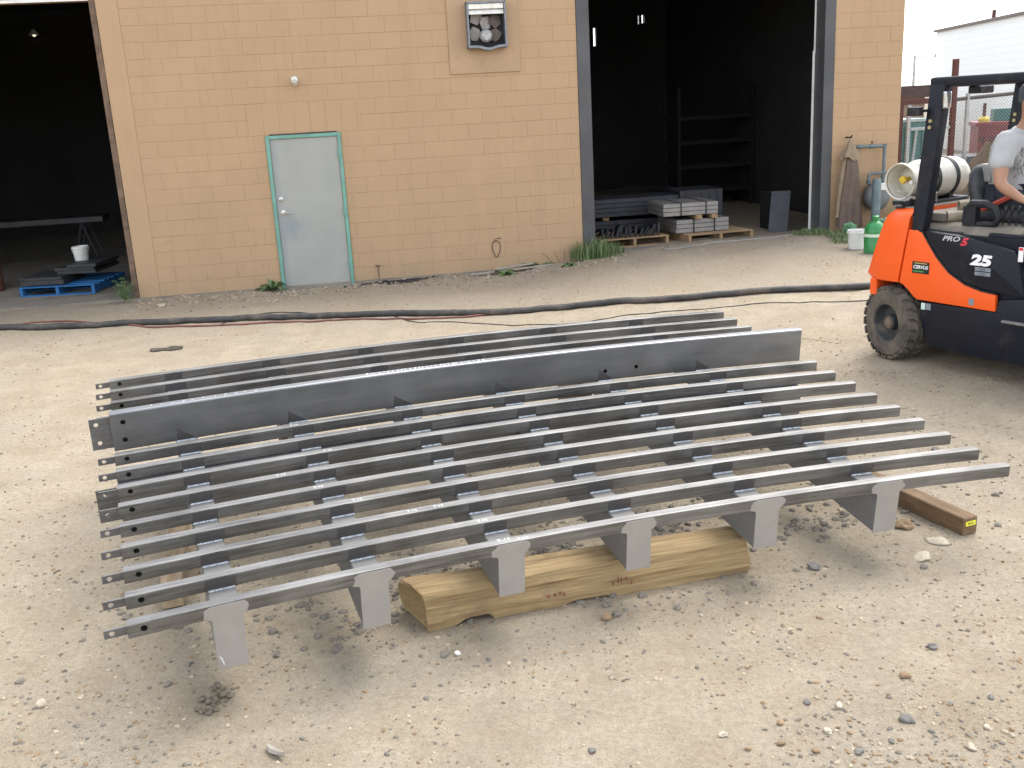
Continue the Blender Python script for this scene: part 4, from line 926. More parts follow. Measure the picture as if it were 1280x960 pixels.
# overhead guard
def bar(name, p, q, wx, wy_, mat=GUARD, bev=.012):
    p = Vector(p); q = Vector(q); rings = [[(c.x + sx * wx / 2, c.y + sy * wy_ / 2, c.z) for sx, sy in ((-1, -1), (1, -1), (1, 1), (-1, 1))] for c in (p, q)]
    return MB().loft(rings).build(name, mat, fk, True, bevel=bev, segs=2, ang=.6)
for y in (.05, 1.08):
    rings = []
    for t, wx in ((0, .085), (.06, .10), (.12, .115), (.5, .118), (1, .125)):
        c = Vector((.235, y, 1.02)).lerp(Vector((.345, y, 2.11)), t); rings.append([(c.x + sx * wx / 2, c.y + sy * .045, c.z) for sx, sy in ((-1, -1), (1, -1), (1, 1), (-1, 1))])
    po = MB().loft(rings).build('guard_post', GUARD, fk, True, bevel=.012, segs=2, ang=.6)
    for z in (1.80, 1.845): MB().lathe([(.013, -.012), (.013, 0)], (.225 + (z - 1.02) * .10, y - .047, z), 'y', 12).build('bolt', MAT('brass_bolt', (.45, .38, .2), .4, .5), po, True)
    bar('guard_post', (1.62, y, 1.05), (1.52, y, 2.1), .07, .07)
    MB().bb(.275, 1.56, y - .045, y + .045, 2.085, 2.15).build('guard_rail', GUARD, fk, True, bevel=.02, segs=3, ang=.6)
MB().bb(.27, .36, .10, 1.03, 2.075, 2.14).build('guard_crossbar', GUARD, fk, True, bevel=.018, segs=2, ang=.6)
for k in range(5): MB().bb(.56 + k * .2, .60 + k * .2, .09, 1.04, 2.105, 2.145).build('guard_crossbar', GUARD, fk, bevel=.008)
MB().bb(.30, .40, .42, .60, 2.02, 2.078).build('rear_lamp', BLK, fk, bevel=.01)
ml = MB().loft([[(.215 + a * .05, -.06 + b * .03, z) for a, b in ((-1, -1), (1, -1), (1, 1), (-1, 1))] for z in (1.885, 1.95)]); ml.build('side_lamp', BLK, fk, True, bevel=.012, segs=2, ang=.6)
MB().bb(.20, .29, -.03, .02, 1.91, 1.93).build('lamp_bracket', BLK, fk)
for (x, y) in ((.255, .13), (.40, .02)):
    MB().bb(x, x + .035, y - .03, y + .03, 1.93, 2.05).build('mirror', MAT('mirror_glass', (.75, .78, .8), .08, .9), fk, bevel=.012, segs=2)
# gas tank
TANK = MAT('cream_tank_paint', (.60, .58, .50), .45, .05, .12, 6, .03, 60, dirt=.25, dirtc=(.30, .25, .18))
tx, tz = -.075, 1.385
tk = MB().lathe([(0, .305), (.05, .305), (.10, .32), (.137, .35), (.152, .40), (.154, .50), (.1545, .505), (.154, .51), (.154, .80), (.145, .86), (.115, .91), (.06, .935), (0, .94)], (tx, 0, tz), 'y', 40).build('gas_tank', TANK, fk, True, ang=1.0)
cr = MB(); cr.lathe([(.128, .19), (.140, .182), (.143, .198), (.136, .21), (.124, .28), (.116, .335), (.110, .335), (.120, .21), (.125, .20)], (tx, 0, tz), 'y', 40, False)
cr.build('tank_collar', TANK, tk, True, ang=1.0)
MB().lathe([(0, .215), (.028, .22), (.032, .235), (.02, .255), (.02, .31)], (tx - .005, 0, tz + .01), 'y', 16).build('tank_valve', mat_flat('yellow_valve', (.62, .42, .03), .5), tk, True)
MB().lathe([(0, .24), (.016, .24), (.016, .31)], (tx + .06, 0, tz - .01), 'y', 12).build('tank_gauge', WHITEP, tk, True)
for y in (.47, .70):
    MB().lathe([(.156, y - .022), (.160, y - .02), (.160, y + .02), (.156, y + .022)], (tx, 0, tz), 'y', 36, False).build('tank_strap', BLK, tk, True)
MB().bb(tx - .14, tx + .14, .28, .88, 1.185, 1.225).build('tank_cradle', BLK, fk, bevel=.008)
for y in (.47, .70): MB().bb(tx - .10, tx + .10, y - .025, y + .025, 1.22, 1.262).build('cradle_saddle', BLK, fk, bevel=.004)
MB().lathe([(.11, 1.19), (.11, 1.20), (.05, 1.203), (.05, 1.23), (0, 1.23)], (-.02, .24, 0), 'z', 20).build('swivel_base', GUARD, fk, True)
hs_ = MB().tube([(tx, .16, tz - .06), (tx + .10, .20, tz - .12), (tx + .14, .30, tz - .15), (tx + .16, .42, tz - .10), (tx + .13, .46, tz - .17), (.05, .45, 1.17)], .012, 8); hs_.build('gas_hose', MAT('braided_hose', (.4, .38, .34), .5, .2, .3, 40), fk, True)
# seat
SEAT = MAT('grey_black_vinyl', (.035, .038, .045), .45, 0, .25, 8, .1, 60); SEATT = MAT('worn_grey_vinyl', (.30, .295, .28), .55, 0, .15, 9, .1, 60)
bk = MB(); rings = []
for z, x, w, tdep in ((1.10, .50, .22, .07), (1.2, .475, .245, .075), (1.35, .445, .25, .075), (1.44, .435, .235, .07), (1.49, .44, .20, .055), (1.51, .455, .14, .03)):
    rings.append([(x + tdep * cos(a) * (1.15 if cos(a) > 0 else .9), .57 + w * (abs(sin(a)) ** .6) * (1 if sin(a) > 0 else -1), z) for a in [2 * pi * k / 24 for k in range(24)]])
bk.loft(rings).build('seat_back', SEAT, fk, True, ang=1.0)
MB().loft([[(x + .5, .57 + y, z) for x, y in ((-.05, -.17), (.06, -.19), (.06, .19), (-.05, .17))] for z in (1.38, 1.515)]).build('seat_head_patch', SEATT, fk, bevel=.02, segs=2)
MB().bb(.46, .98, .33, .81, 1.10, 1.20).build('seat_cushion', SEAT, fk, True, bevel=.035, segs=3, ang=1)
ar = MB(); pth = [(.53, .17, 1.10), (.54, .17, 1.20), (.58, .17, 1.245), (.68, .17, 1.25), (.755, .17, 1.22), (.785, .17, 1.15), (.76, .17, 1.105), (.70, .17, 1.10), (.60, .17, 1.10)]
ar.tube(pth, [.03, .035, .035, .03, .028, .028, .026, .026, .026], 8).bb(.52, .62, .14, .20, 1.09, 1.23); ar.build('hip_restraint', BLK, fk, True)
for k in range(4):
    x = .80 + k * .05; MB().tube([(x, .22, 1.03), (x - .01, .215, 1.12), (x + .01, .21, 1.20)], [.006, .006, .008], 6).lathe([(0, -.03), (.012, -.02), (.016, .0), (.012, .025), (0, .03)], (x + .012, .21, 1.215), 'z', 10).build('control_lever', BLK, fk, True)
MB().bb(.76, 1.02, .10, .30, .99, 1.055).build('lever_console', NAVY, fk, bevel=.015, segs=2)
# decals
def decal(s, x, z, size, mat, parent, shear=.25, bold=.0, sx=1.0, y=-.0065, name='lettering'):
    me = text_mesh(s, size, shear, bold); me.materials.append(mat); o = link(name, me, parent); o.location = (x, y, z); o.rotation_euler = (pi / 2, 0, 0); o.scale = (sx, 1, 1); return o
hood0 = [c for c in fk.children if c.name.startswith('hood_side')][0]; pan0 = [c for c in fk.children if c.name.startswith('side_panel')][0]; sk0 = [c for c in fk.children if c.name.startswith('side_skirt')][0]
WHT = mat_flat('white_decal', (.85, .85, .85), .5); REDD = mat_flat('red_decal', (.60, .03, .06), .5); GRYD = mat_flat('grey_decal', (.20, .23, .25), .5)
decal('PRO', .535, 1.006, .050, mat_flat('silver_decal', (.5, .5, .5), .5), hood0, .35, .0012, 1.45); decal('5', .640, .990, .075, REDD, hood0, .3, .004, 1.35)
decal('25', .785, .868, .100, WHT, hood0, .15, .006, 1.55)
for z in (.808, .775): MB().bb(.745, .868, -.0062, -.004, z - .013, z + .013).build('label_bar', GRYD, hood0); decal('DOOSAN' if False else '||||||||', .806, z, .020, NAVY, hood0, 0, 0, 1.2, -.0068)
stk = MB().bb(.216, .364, .0005, .006, .722, .812).build('sticker', BLK, pan0, bevel=.003); stk2 = decal('CERVUS', .290, .770, .036, WHT, stk, .2, .001, 1.0, -.0006)
MB().bb(.235, .345, -.0003, .001, .797, .803).build('sticker_arc', mat_flat('gold_print', (.55, .42, .12), .5), stk); MB().bb(.225, .32, -.0003, .001, .733, .744).build('sticker_stripe', mat_flat('green_print', (.05, .25, .06), .5), stk)
MB().bb(.312, .345, .004, .009, .45, .50).build('sticker', mat_flat('pale_green_label', (.55, .72, .62), .5), sk0); MB().bb(.35, .395, .004, .009, .452, .50).build('sticker', GRYD, sk0)
MB().bb(.71, .75, .0005, .005, .538, .585).build('sticker', GRYD, pan0)
lbx = MB().bb(1.066, 1.10, -.007, -.003, .89, .99).build('sticker', WHT, hood0); MB().bb(1.068, 1.098, -.0078, -.007, .968, .987).build('sticker_band', REDD, lbx)
for m_, v_ in ((NAVY, .22), (GUARD, .2), (ORANGE, .28), (BLK, .25)): m_.node_tree.nodes['Principled BSDF'].inputs['Specular IOR Level'].default_value = v_
def fkw(x, y, z): return FK + Matrix.Rotation(FKZ, 3, 'Z') @ Vector((x, y, z))
TUBEM = MAT('cardboard_tube', (.36, .31, .23), .8, 0, .2, 10)
for (y, z, x0, lb_) in ((.20, 1.137, .345, 'front'), (.36, 1.20, .33, 'rear')):
    o = MB().lathe([(.034, 0), (.040, 0), (.040, .19), (.034, .19), (.034, 0)], (0, 0, 0), 'x', 20, False).build('cardboard_tube', TUBEM, None, True); o.location = fkw(x0, y, z - (.0 if y < .3 else 0) + .0); o.rotation_euler = (0, 0, FKZ + .95)
    tag(o, 'short hollow cardboard tube lying on the forklift hood %s' % ('beside the hip restraint' if y < .3 else 'behind the seat base'), 'tube')

# ------------------------------------------------------------------ driver
def skin_mesh(nodes, edges, root, sub=2):
    names = list(nodes); me = bpy.data.meshes.new('sk'); me.from_pydata([nodes[n][0] for n in names], [(names.index(a), names.index(b)) for a, b in edges], [])
    o = bpy.data.objects.new('sk', me); col.objects.link(o); m = o.modifiers.new('s', 'SKIN'); m.use_smooth_shade = True
    for k, n in enumerate(names):
        r = nodes[n][1]; sv = me.skin_vertices[0].data[k]; sv.radius = r if isinstance(r, tuple) else (r, r); sv.use_root = (n == root)
    s = o.modifiers.new('u', 'SUBSURF'); s.levels = sub; s.render_levels = sub
    dg = bpy.context.evaluated_depsgraph_get(); out = bpy.data.meshes.new_from_object(o.evaluated_get(dg)); bpy.data.objects.remove(o)
    for p in out.polygons: p.use_smooth = True
    return out
def chain(*n): return list(zip(n[:-1], n[1:]))
SKIN = MAT('skin', (.42, .225, .145), .5, 0, .10, 12); SHIRT = MAT('grey_tshirt', (.42, .42, .425), .85, 0, .10, 6, .15, 30); JEANS = MAT('dark_trousers', (.03, .034, .05), .85, 0, .3, 12, .2, 60)
person = empty('person', FK, FKZ, 'person in a light grey printed t-shirt and dark cap driving the forklift', 'person')
cy = .56
B = {'pel': ((.60, cy, 1.26), (.14, .12)), 'spn': ((.60, cy, 1.40), (.13, .11)), 'chs': ((.64, cy, 1.58), (.155, .12)), 'nkb': ((.69, cy, 1.74), (.075, .07)), 'nk': ((.715, cy, 1.81), (.055, .055)), 'hd1': ((.74, cy, 1.88), (.075, .085)), 'hd2': ((.745, cy, 1.95), (.082, .098)), 'hd3': ((.74, cy, 2.02), (.07, .085))}
E_ = chain('pel', 'spn', 'chs', 'nkb', 'nk', 'hd1', 'hd2', 'hd3')
for s, nm in ((-1, 'r'), (1, 'l')):
    sh = (.68, cy + s * .20, 1.66)
    B[nm + 'sh'] = (sh, (.075, .07)); B[nm + 'up'] = ((.70, cy + s * .27, 1.54), (.062, .058))
    el = (.725, cy + s * .315, 1.385); B[nm + 'el'] = (el, .047)
    if s < 0: wr = (.855, cy - .24, 1.275); kn = (.905, cy - .235, 1.255)
    else: wr = (.98, cy + .15, 1.30); kn = (1.05, cy + .12, 1.315)
    B[nm + 'fa'] = (tuple(Vector(el).lerp(Vector(wr), .35)), .046); B[nm + 'wr'] = (wr, (.030, .034)); B[nm + 'pm'] = (kn, (.030, .040))
    E_ += chain('chs', nm + 'sh', nm + 'up', nm + 'el', nm + 'fa', nm + 'wr', nm + 'pm')
    d = (Vector(kn) - Vector(wr)).normalized(); lat = Vector((-d.y, d.x, 0)).normalized()
    for q in range(4):
        p0 = Vector(kn) + lat * (q - 1.5) * .021 + d * .02; p1 = p0 + d * (.035 - .004 * abs(q - 1.2)) + Vector((0, 0, -.006)); p2 = p1 + d * .018 + Vector((0, 0, -.028)); p3 = p2 + Vector((0, 0, -.022)) - d * .008
        for j, pp in enumerate((p0, p1, p2, p3)): B['%sf%d%d' % (nm, q, j)] = (tuple(pp), (.0105, .0095, .009, .008)[j])
        E_ += chain(nm + 'pm', '%sf%d0' % (nm, q), '%sf%d1' % (nm, q), '%sf%d2' % (nm, q), '%sf%d3' % (nm, q))
    t0 = Vector(wr) + d * .03 - lat * s * .03; t1 = t0 + d * .03 - lat * s * .022 - Vector((0, 0, .01)); t2 = t1 + d * .025 - Vector((0, 0, .012))
    for j, pp in enumerate((t0, t1, t2)): B['%st%d' % (nm, j)] = (tuple(pp), (.012, .011, .009)[j])
    E_ += chain(nm + 'pm', nm + 't0', nm + 't1', nm + 't2')
    B[nm + 'hip'] = ((.64, cy + s * .10, 1.24), .085); B[nm + 'kne'] = ((1.06, cy + s * .15, 1.22), .062); B[nm + 'ank'] = ((1.16, cy + s * .15, .78), .042); B[nm + 'toe'] = ((1.36, cy + s * .17, .70), .035)
    E_ += chain('pel', nm + 'hip', nm + 'kne', nm + 'ank', nm + 'toe')
bme = skin_mesh(B, E_, 'pel'); bme.materials.append(SKIN); link('body', bme, person)
H = Vector((.745, cy, 1.95))
fm = MB()
fm.loft([[(H.x + .080 + .03 * (1 - abs(a)) * k, H.y + .016 * a, H.z + zz) for a in (-1, 0, 1)] for zz, k in ((.02, .2), (-.02, .9), (-.035, 1.0), (-.042, .3))], False, False); fm.build('nose', SKIN, person, True)
for s in (-1, 1):
    MB().lathe([(0, -.012), (.022, -.008), (.026, 0), (.018, .008), (0, .010)], (H.x - .005, H.y + s * .098, H.z - .01), 'y', 14).build('ear', SKIN, person, True)
    MB().lathe([(0, .012), (.009, .008), (.012, 0)], (H.x + .078, H.y + s * .033, H.z + .005), 'x', 12).build('eye', mat_flat('eye', (.05, .04, .035), .2), person, True)
MB().tube([(H.x + .078, H.y - .026, H.z - .065), (H.x + .09, H.y, H.z - .066), (H.x + .078, H.y + .026, H.z - .065)], .006, 6).build('mouth', mat_flat('lips', (.35, .14, .12), .5), person, True)
# cap
cp = MB(); rings = []
for z, k in ((-.035, 1.0), (.01, 1.02), (.06, .98), (.09, .80), (.105, .5), (.11, .05)):
    rings.append([(H.x - .005 + .105 * k * cos(a), H.y + .095 * k * sin(a), H.z + .03 + z) for a in [2 * pi * j / 28 for j in range(28)]])
cp.loft(rings); CAPM = MAT('dark_grey_cap', (.06, .075, .085), .8, 0, .2, 14, .2, 50)
cap_ = cp.build('cap', CAPM, person, True, ang=1.0)
MB().loft([[(H.x + .08 + x, H.y + y * .085, H.z + .012 - .02 * abs(y) + z) for x, y in ((0, -1), (.05, -.8), (.085, -.3), (.085, .3), (.05, .8), (0, 1))] for z in (0, .006)]).build('cap_brim', CAPM, cap_, True)
# t-shirt: torso and short sleeves, a little larger than the body
Sh = {'hem': ((.60, cy, 1.22), (.165, .15)), 'mid': ((.60, cy, 1.38), (.16, .135)), 'ch': ((.64, cy, 1.57), (.185, .145)), 'nk': ((.68, cy, 1.71), (.125, .12)), 'col': ((.705, cy, 1.768), (.082, .08))}
Es = chain('hem', 'mid', 'ch', 'nk', 'col')
for s, nm in ((-1, 'r'), (1, 'l')):
    Sh[nm + 's'] = ((.675, cy + s * .185, 1.66), (.108, .104)); Sh[nm + 'm'] = ((.695, cy + s * .265, 1.555), (.083, .08)); Sh[nm + 'e'] = ((.712, cy + s * .30, 1.47), (.080, .076)); Es += chain('ch', nm + 's', nm + 'm', nm + 'e')
sme = skin_mesh(Sh, Es, 'mid')
for v in sme.vertices:
    v.co += v.normal * (.010 * noise.noise(v.co * 14) + .006 * noise.noise(v.co * 31))
sme.materials.append(SHIRT); shirt = link('t_shirt', sme, person)
Pn = {'w': ((.60, cy, 1.27), (.155, .135))}; Ep = []
for s, nm in ((-1, 'r'), (1, 'l')):
    Pn[nm + 'h'] = ((.66, cy + s * .10, 1.245), .098); Pn[nm + 'k'] = ((1.06, cy + s * .15, 1.225), .076); Pn[nm + 'a'] = ((1.155, cy + s * .15, .80), .062); Ep += chain('w', nm + 'h', nm + 'k', nm + 'a')
pme = skin_mesh(Pn, Ep, 'w'); pme.materials.append(JEANS); link('trousers', pme, person)
MB().tube([(.50, cy - .20, 1.16), (.62, cy - .235, 1.22), (.74, cy - .21, 1.285), (.80, cy - .05, 1.30), (.80, cy + .1, 1.29), (.72, cy + .2, 1.25)], .02, 6).build('seat_belt', mat_flat('orange_red_belt', (.42, .06, .03), .6), person, True)
pr = MB(); rr2 = random.Random(5)
for k in range(70):
    a = -1.35 + rr2.uniform(-.5, .42); z = 1.53 + rr2.uniform(-.09, .10); q = lambda a_, z_: Vector((.645 + .180 * cos(a_) , cy + .213 * sin(a_), z_))
    pr.tube([q(a + .4, z), q(a + .4 + rr2.uniform(-.08, .08), z + rr2.uniform(-.035, .035))], rr2.uniform(.0015, .003), 4)
pr.build('shirt_print', mat_flat('dark_print', (.10, .09, .11), .8), shirt)

# ------------------------------------------------------------------ behind the fence
fence = empty('chain_link_fence', (5.99, 15.35, .15), WY * .55, 'chain link fence with dark red posts beside the tan building', 'fence')
RPOST = MAT('dark_red_steel', (.10, .035, .028), .7, .1, .3, 8); GALV = MAT('galvanised_post', (.36, .37, .37), .45, .5, .2, 9)
MB().bb(-.02, .08, -.04, .04, 0, 1.95).build('post', RPOST, fence); MB().bb(.84, .91, -.035, .035, 0, 2.42).build('post', RPOST, fence)
MB().tube([(1.10, 0, 0), (1.10, 0, 1.92)], .032, 10).build('post', GALV, fence, True); MB().tube([(3.1, 0, 0), (3.1, 0, 1.95)], .032, 10).build('post', GALV, fence, True)
MB().bb(.08, .84, -.025, .025, 1.80, 1.88).build('top_rail', RPOST, fence); MB().tube([(.91, 0, 1.84), (4.2, 0, 1.99)], .03, 10).build('top_rail', MAT('dark_rail', (.09, .08, .075), .7), fence, True)
MB().bb(.16, .21, -.02, .02, .05, 1.80).build('gate_stile', GALV, fence); MB().tube([(.2, 0, .1), (.32, 0, 1.45)], .02, 8).build('gate_brace', GALV, fence, True); MB().bb(.22, .84, -.02, .02, 1.42, 1.46).build('gate_rail', GALV, fence)
wm = MB(); pt_ = .052; x0, x1, z0, z1 = .08, 4.2, .05, 1.86
k = x0 - (z1 - z0)
while k < x1:
    for sg in (1, -1):
        a0 = (k, z0) if sg > 0 else (k, z1); pA_, pB_ = (k, z0 if sg > 0 else z1), (k + (z1 - z0), z1 if sg > 0 else z0)
        ta = max(0, (x0 - pA_[0]) / (z1 - z0)); tb = min(1, (x1 - pA_[0]) / (z1 - z0))
        if ta < tb:
            f1 = lambda t: (pA_[0] + (pB_[0] - pA_[0]) * t, .004 * sg, pA_[1] + (pB_[1] - pA_[1]) * t)
            wm.tube([f1(ta), f1(tb)], .0021, 3, False)
    k += pt_
tag(wm.build('wire_mesh', GALV, fence), kind='stuff')
def mat_farblock():
    m, nt, b = new_mat('white_painted_block_far'); tc = nd(nt, 'ShaderNodeTexCoord'); mp = nd(nt, 'ShaderNodeMapping'); mp.inputs['Rotation'].default_value = (pi / 2, 0, 0); nt.links.new(tc.outputs['Object'], mp.inputs['Vector'])
    br = nd(nt, 'ShaderNodeTexBrick'); br.inputs['Scale'].default_value = 1; br.inputs['Brick Width'].default_value = .4; br.inputs['Row Height'].default_value = .2; br.inputs['Mortar Size'].default_value = .008
    br.inputs['Color1'].default_value = (.84, .87, .86, 1); br.inputs['Color2'].default_value = (.82, .85, .84, 1); br.inputs['Mortar'].default_value = (.74, .77, .76, 1)
    nt.links.new(mp.outputs[0], br.inputs['Vector']); nt.links.new(br.outputs['Color'], b.inputs['Base Color']); b.inputs['Roughness'].default_value = .8; return m
wa = Vector((14.86, 35, 0)); wb_ = Vector((13.9, 22, 0)); d = (wb_ - wa); wbld = empty('white_building', wa, math.atan2(d.y, d.x), 'white painted block building behind the chain link fence', 'building')
MB().bb(0, d.length, .0, 9, -.3, 3.95).build('wall', mat_farblock(), wbld)
MB().bb(-.1, d.length, -.09, 9.1, 3.951, 4.03).build('roof', MAT('brown_flashing', (.13, .10, .09), .6), wbld)
MB().tube([(3.9, .3, 4.03), (3.9, .3, 4.3)], .06, 8).build('roof_vent', RPOST, wbld, True); MB().tube([(6.4, .3, 4.03), (6.4, .3, 4.32)], .09, 8).build('roof_vent', GALV, wbld, True)
bb_ = empty('brown_building', (10.6, 30, 0), 0, 'low tan building with a dark brown fascia beyond the fence', 'building')
MB().bb(0, 1.9, 0, 5, -.2, 1.92).build('wall', MAT('dull_tan', (.30, .21, .14), .8), bb_); MB().bb(-.1, 2.0, -.2, 5.1, 1.921, 2.26).build('roof', MAT('dark_brown_fascia', (.085, .055, .05), .7), bb_)
tc_ = empty('teal_container', (8.2, 21.6, .2), .1, 'teal green steel container behind the fence gate', 'container'); TEALC = MAT('teal_steel', (.03, .15, .14), .6, 0, .2, 3)
MB().bb(0, .95, 0, 1.2, 0, 1.30).build('body', TEALC, tc_)
for k in range(5): MB().bb(.05 + k * .19, .12 + k * .19, -.03, 0, .05, 1.2).build('rib', TEALC, tc_)
MB().bb(-.04, .99, -.05, 1.24, 1.301, 1.36).build('rim', MAT('pale_teal', (.35, .45, .42), .6), tc_)
RDUMP = MAT('red_dumpster_paint', (.20, .018, .022), .55, 0, .3, 3)
dm = empty('red_dumpster', (8.58, 18.3, .2), -.30, 'dark red steel dumpster behind the chain link fence', 'dumpster')
MB().loft([[(x, y, z) for x, y in ((.04, 0), (1.8, 0), (1.8, 1.0), (.04, 1.0))] for z in (0, 1.26)]).build('body', RDUMP, dm); MB().bb(-.02, 1.86, -.05, 1.06, 1.262, 1.33).build('rim', RDUMP, dm)
for k in range(6): MB().bb(.15 + k * .3, .2 + k * .3, -.05, 0, .05, 1.2).build('rib', RDUMP, dm)
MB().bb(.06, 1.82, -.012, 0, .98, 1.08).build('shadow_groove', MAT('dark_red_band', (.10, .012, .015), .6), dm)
gb = MB().bb(0, .55, 0, .4, 0, .22).build('green_box', TEALC, None, bevel=.01); gb.location = (8.98, 18.5, 1.53); gb.rotation_euler = (0, 0, -.3); tag(gb, 'teal green box sitting on the red dumpster', 'box')
yl = empty('yellow_valve', (8.78, 18.45, 1.53), 0, 'yellow capped pipe standing on the red dumpster', 'pipe'); MB().lathe([(.09, 0), (.10, .05), (.06, .1), (0, .1)], (0, 0, 0), 'z', 12).build('cap', mat_flat('yellow_cap', (.6, .5, .08), .6), yl, True); MB().tube([(0, 0, .09), (0, 0, .33)], .03, 8).build('pipe', RPOST, yl, True)
pp_ = empty('scrap_pile', (7.45, 17.0, .2), .1, 'dark stacked scrap steel behind the fence', 'scrap')
for k in range(7): MB().bb(R.uniform(-.1, .1), 1.5 + R.uniform(-.1, .1), R.uniform(0, .1), .9, k * .12, k * .12 + .10).build('slab', DSTEEL, pp_)
mb = MB().tube([(6.33, 14.9, .1), (6.80, 14.92, .7), (7.28, 14.95, 1.30)], [.115, .12, .115], 14)
tag(mb.build('leaning_log', mat_wood('grey_brown_log', (.15, .112, .075), (.08, .058, .038)), None, True, ang=.8), 'thick grey brown wooden post leaning behind the forklift', 'post')
up = empty('utility_pole', (26.5, 65.5, 0), 0, 'thin far utility pole rising beside the building corner', 'pole'); MB().tube([(0, 0, -.5), (0, 0, 4.2)], .09, 8).build('shaft', MAT('pole_grey', (.42, .42, .42), .8), up, True); MB().bb(-.5, .6, -.03, .03, 2.5, 2.56).build('cross_arm', GALV, up); MB().tube([(.1, 0, 4.05), (5.5, 0, 3.9)], .03, 4).build('wire', BLKC, up)
for k in range(5):
    o = MB().lathe([(0, 0), (.12, .08), (.14, .2), (.07, .32), (.09, .38), (0, .45)], (0, 0, 0), 'z', 10).build('bird', BLKC, None, True); o.location = (27.9 + k * .85, 65.5, 3.97 - k * .02); o.scale = (1.3, 1, .9)
    tag(o, 'tiny dark bird perched on the far wire', 'bird', 'birds on the wire')

# ------------------------------------------------------------------ stones, clods and gravel
def rock_mesh(seed, sub=2):
    bm = bmesh.new(); bmesh.ops.create_icosphere(bm, subdivisions=sub, radius=1)
    for v in bm.verts:
        q = v.co * 1.1 + Vector((seed * 3.7, seed, 0)); v.co *= .8 + .45 * noise.noise(q) + .14 * noise.noise(q * 3)
    me = bpy.data.meshes.new('stone'); bm.to_mesh(me); bm.free()
    for p in me.polygons: p.use_smooth = seed % 2 == 0
    return me
SD = MAT('dark_grey_stone', (.185, .175, .16), .95, 0, .35, 40, .3, 90); SM_ = MAT('brown_stone', (.27, .19, .115), .85, 0, .3, 40, .3, 90); SP = MAT('pale_stone', (.46, .40, .31), .85, 0, .25, 40, .3, 90); SW = MAT('white_stone', (.75, .73, .70), .7, 0, .1, 40)
CLOD = MAT('dark_dirt_clod', (.19, .16, .12), .95, 0, .5, 40, .6, 60)
def stone(x, y, r, mat, label, flat=.6, seed=None, grp=None, elong=1.3, cat='stone'):
    s = R.randrange(90) if seed is None else seed; me = rock_mesh(s); me.materials.append(mat); o = link('stone', me); o.location = (x, y, ground_z(x, y) + r * flat * .45)
    o.scale = (r * elong, r, r * flat); o.rotation_euler = (R.uniform(-.2, .2), R.uniform(-.2, .2), R.uniform(0, 6)); tag(o, label, cat, grp); return o
stone(1.39, 4.31, .036, SD, 'dark grey angular stone lying right of the log', .55, 5, elong=1.4)
stone(.36, 3.94, .030, SM_, 'brown stone at the front edge of the log', .8, 6, elong=1.1)
stone(-1.94, 3.5, .024, SP, 'round pale stone on the open sand left of the frame', .8, 8, elong=1.0)
stone(-.29, 3.72, .015, SW, 'small white stone in front of the log end', .7, 10)
stone(1.98, 4.72, .045, SM_, 'orange brown stone under the last arm', .7, 3); stone(1.93, 4.78, .040, SD, 'dark clod beside the orange brown stone under the last arm', .6, 7)
stone(2.08, 4.53, .055, SP, 'flat pale stone beside the brown timber', .3, 12); stone(1.92, 4.36, .05, SP, 'flat pale stone sunk in the sand near the brown timber', .2, 14)
stone(-4.43, 12.6, .06, SP, 'pale stone on the dirt near the left bay', .4, 16, elong=1.7)
for k in range(26):
    a = R.uniform(0, 6.28); r = .085 * R.random() ** .6; stone(-1.235 + r * cos(a) * .75, 3.46 + r * sin(a) * 1.2, R.uniform(.007, .018), CLOD, 'dark dirt clod in the heap below the first arm', .8, None, 'dirt clods below the first arm', 1.15, 'dirt clod')
e = empty('wood_chip', (-.92, 3.10, ground_z(-.92, 3.10)), 2.4, 'splintered grey wood chip lying on the foreground sand', 'wood chip'); MB().loft([[(x, w * cos(a), .012 + .012 * sin(a) + h) for a in [2 * pi * k / 6 for k in range(6)]] for x, w, h in ((-.05, .004, .012), (-.02, .013, .006), (.02, .017, .0), (.05, .006, 0))]).build('splinter', GREYW, e)
BLKR = MAT('dark_cloth', (.10, .085, .065), .95, 0, .6, 25, .5, 40)
o = MB().loft([[(x, .75 * y * (1 + .6 * noise.noise(Vector((x * 9, y, 0)))), .004 + h * (1 + .8 * noise.noise(Vector((x * 14, y * 14, h * 60))))) for y, h in ((-.10, 0), (-.06, .02), (.02, .03), (.08, .018), (.11, 0), (0, 0))] for x in [-.20 + .05 * k for k in range(9)]]).build('flattened_rag', BLKR, None, True); o.scale = (.8, .6, .8); o.location = (-3.53, 10.0, ground_z(-3.53, 10)); o.rotation_euler = (0, 0, .1)
tag(o, 'flattened dark rag lying on the sand behind the frame', 'rag')
big = [(1.54, 3.17), (1.64, 3.57), (1.14, 3.2), (1.45, 3.37), (1.03, 3.23), (.21, 3.01), (.68, 3.06), (.87, 3.0), (1.41, 3.03), (-.16, 3.67), (1.60, 3.02), (.98, 2.95), (1.12, 2.93), (1.25, 2.98), (1.50, 2.92), (.75, 2.98), (1.35, 3.10), (1.7, 3.2), (1.05, 3.05), (.9, 3.12)]
for k, (x, y) in enumerate(big): stone(x, y, R.uniform(.011, .024), (SD, SD, SP, SM_)[k % 4], ('small dark grey stone loose on the foreground sand', 'small dark grey stone loose on the foreground sand', 'small pale stone loose on the foreground sand', 'small brown stone loose on the foreground sand')[k % 4], .65, None, 'loose foreground stones')
for m_ in (SD, SM_, SP, CLOD): m_.node_tree.nodes['Principled BSDF'].inputs['Specular IOR Level'].default_value = .15
rg2 = random.Random(77)
SD2 = MAT('dusty_dark_grit', (.20, .178, .148), 1.0, 0, .4, 60); SP2 = MAT('dusty_pale_grit', (.40, .335, .245), .9, 0, .25, 60)
for m_ in (SD2, SP2): m_.node_tree.nodes['Principled BSDF'].inputs['Specular IOR Level'].default_value = .1
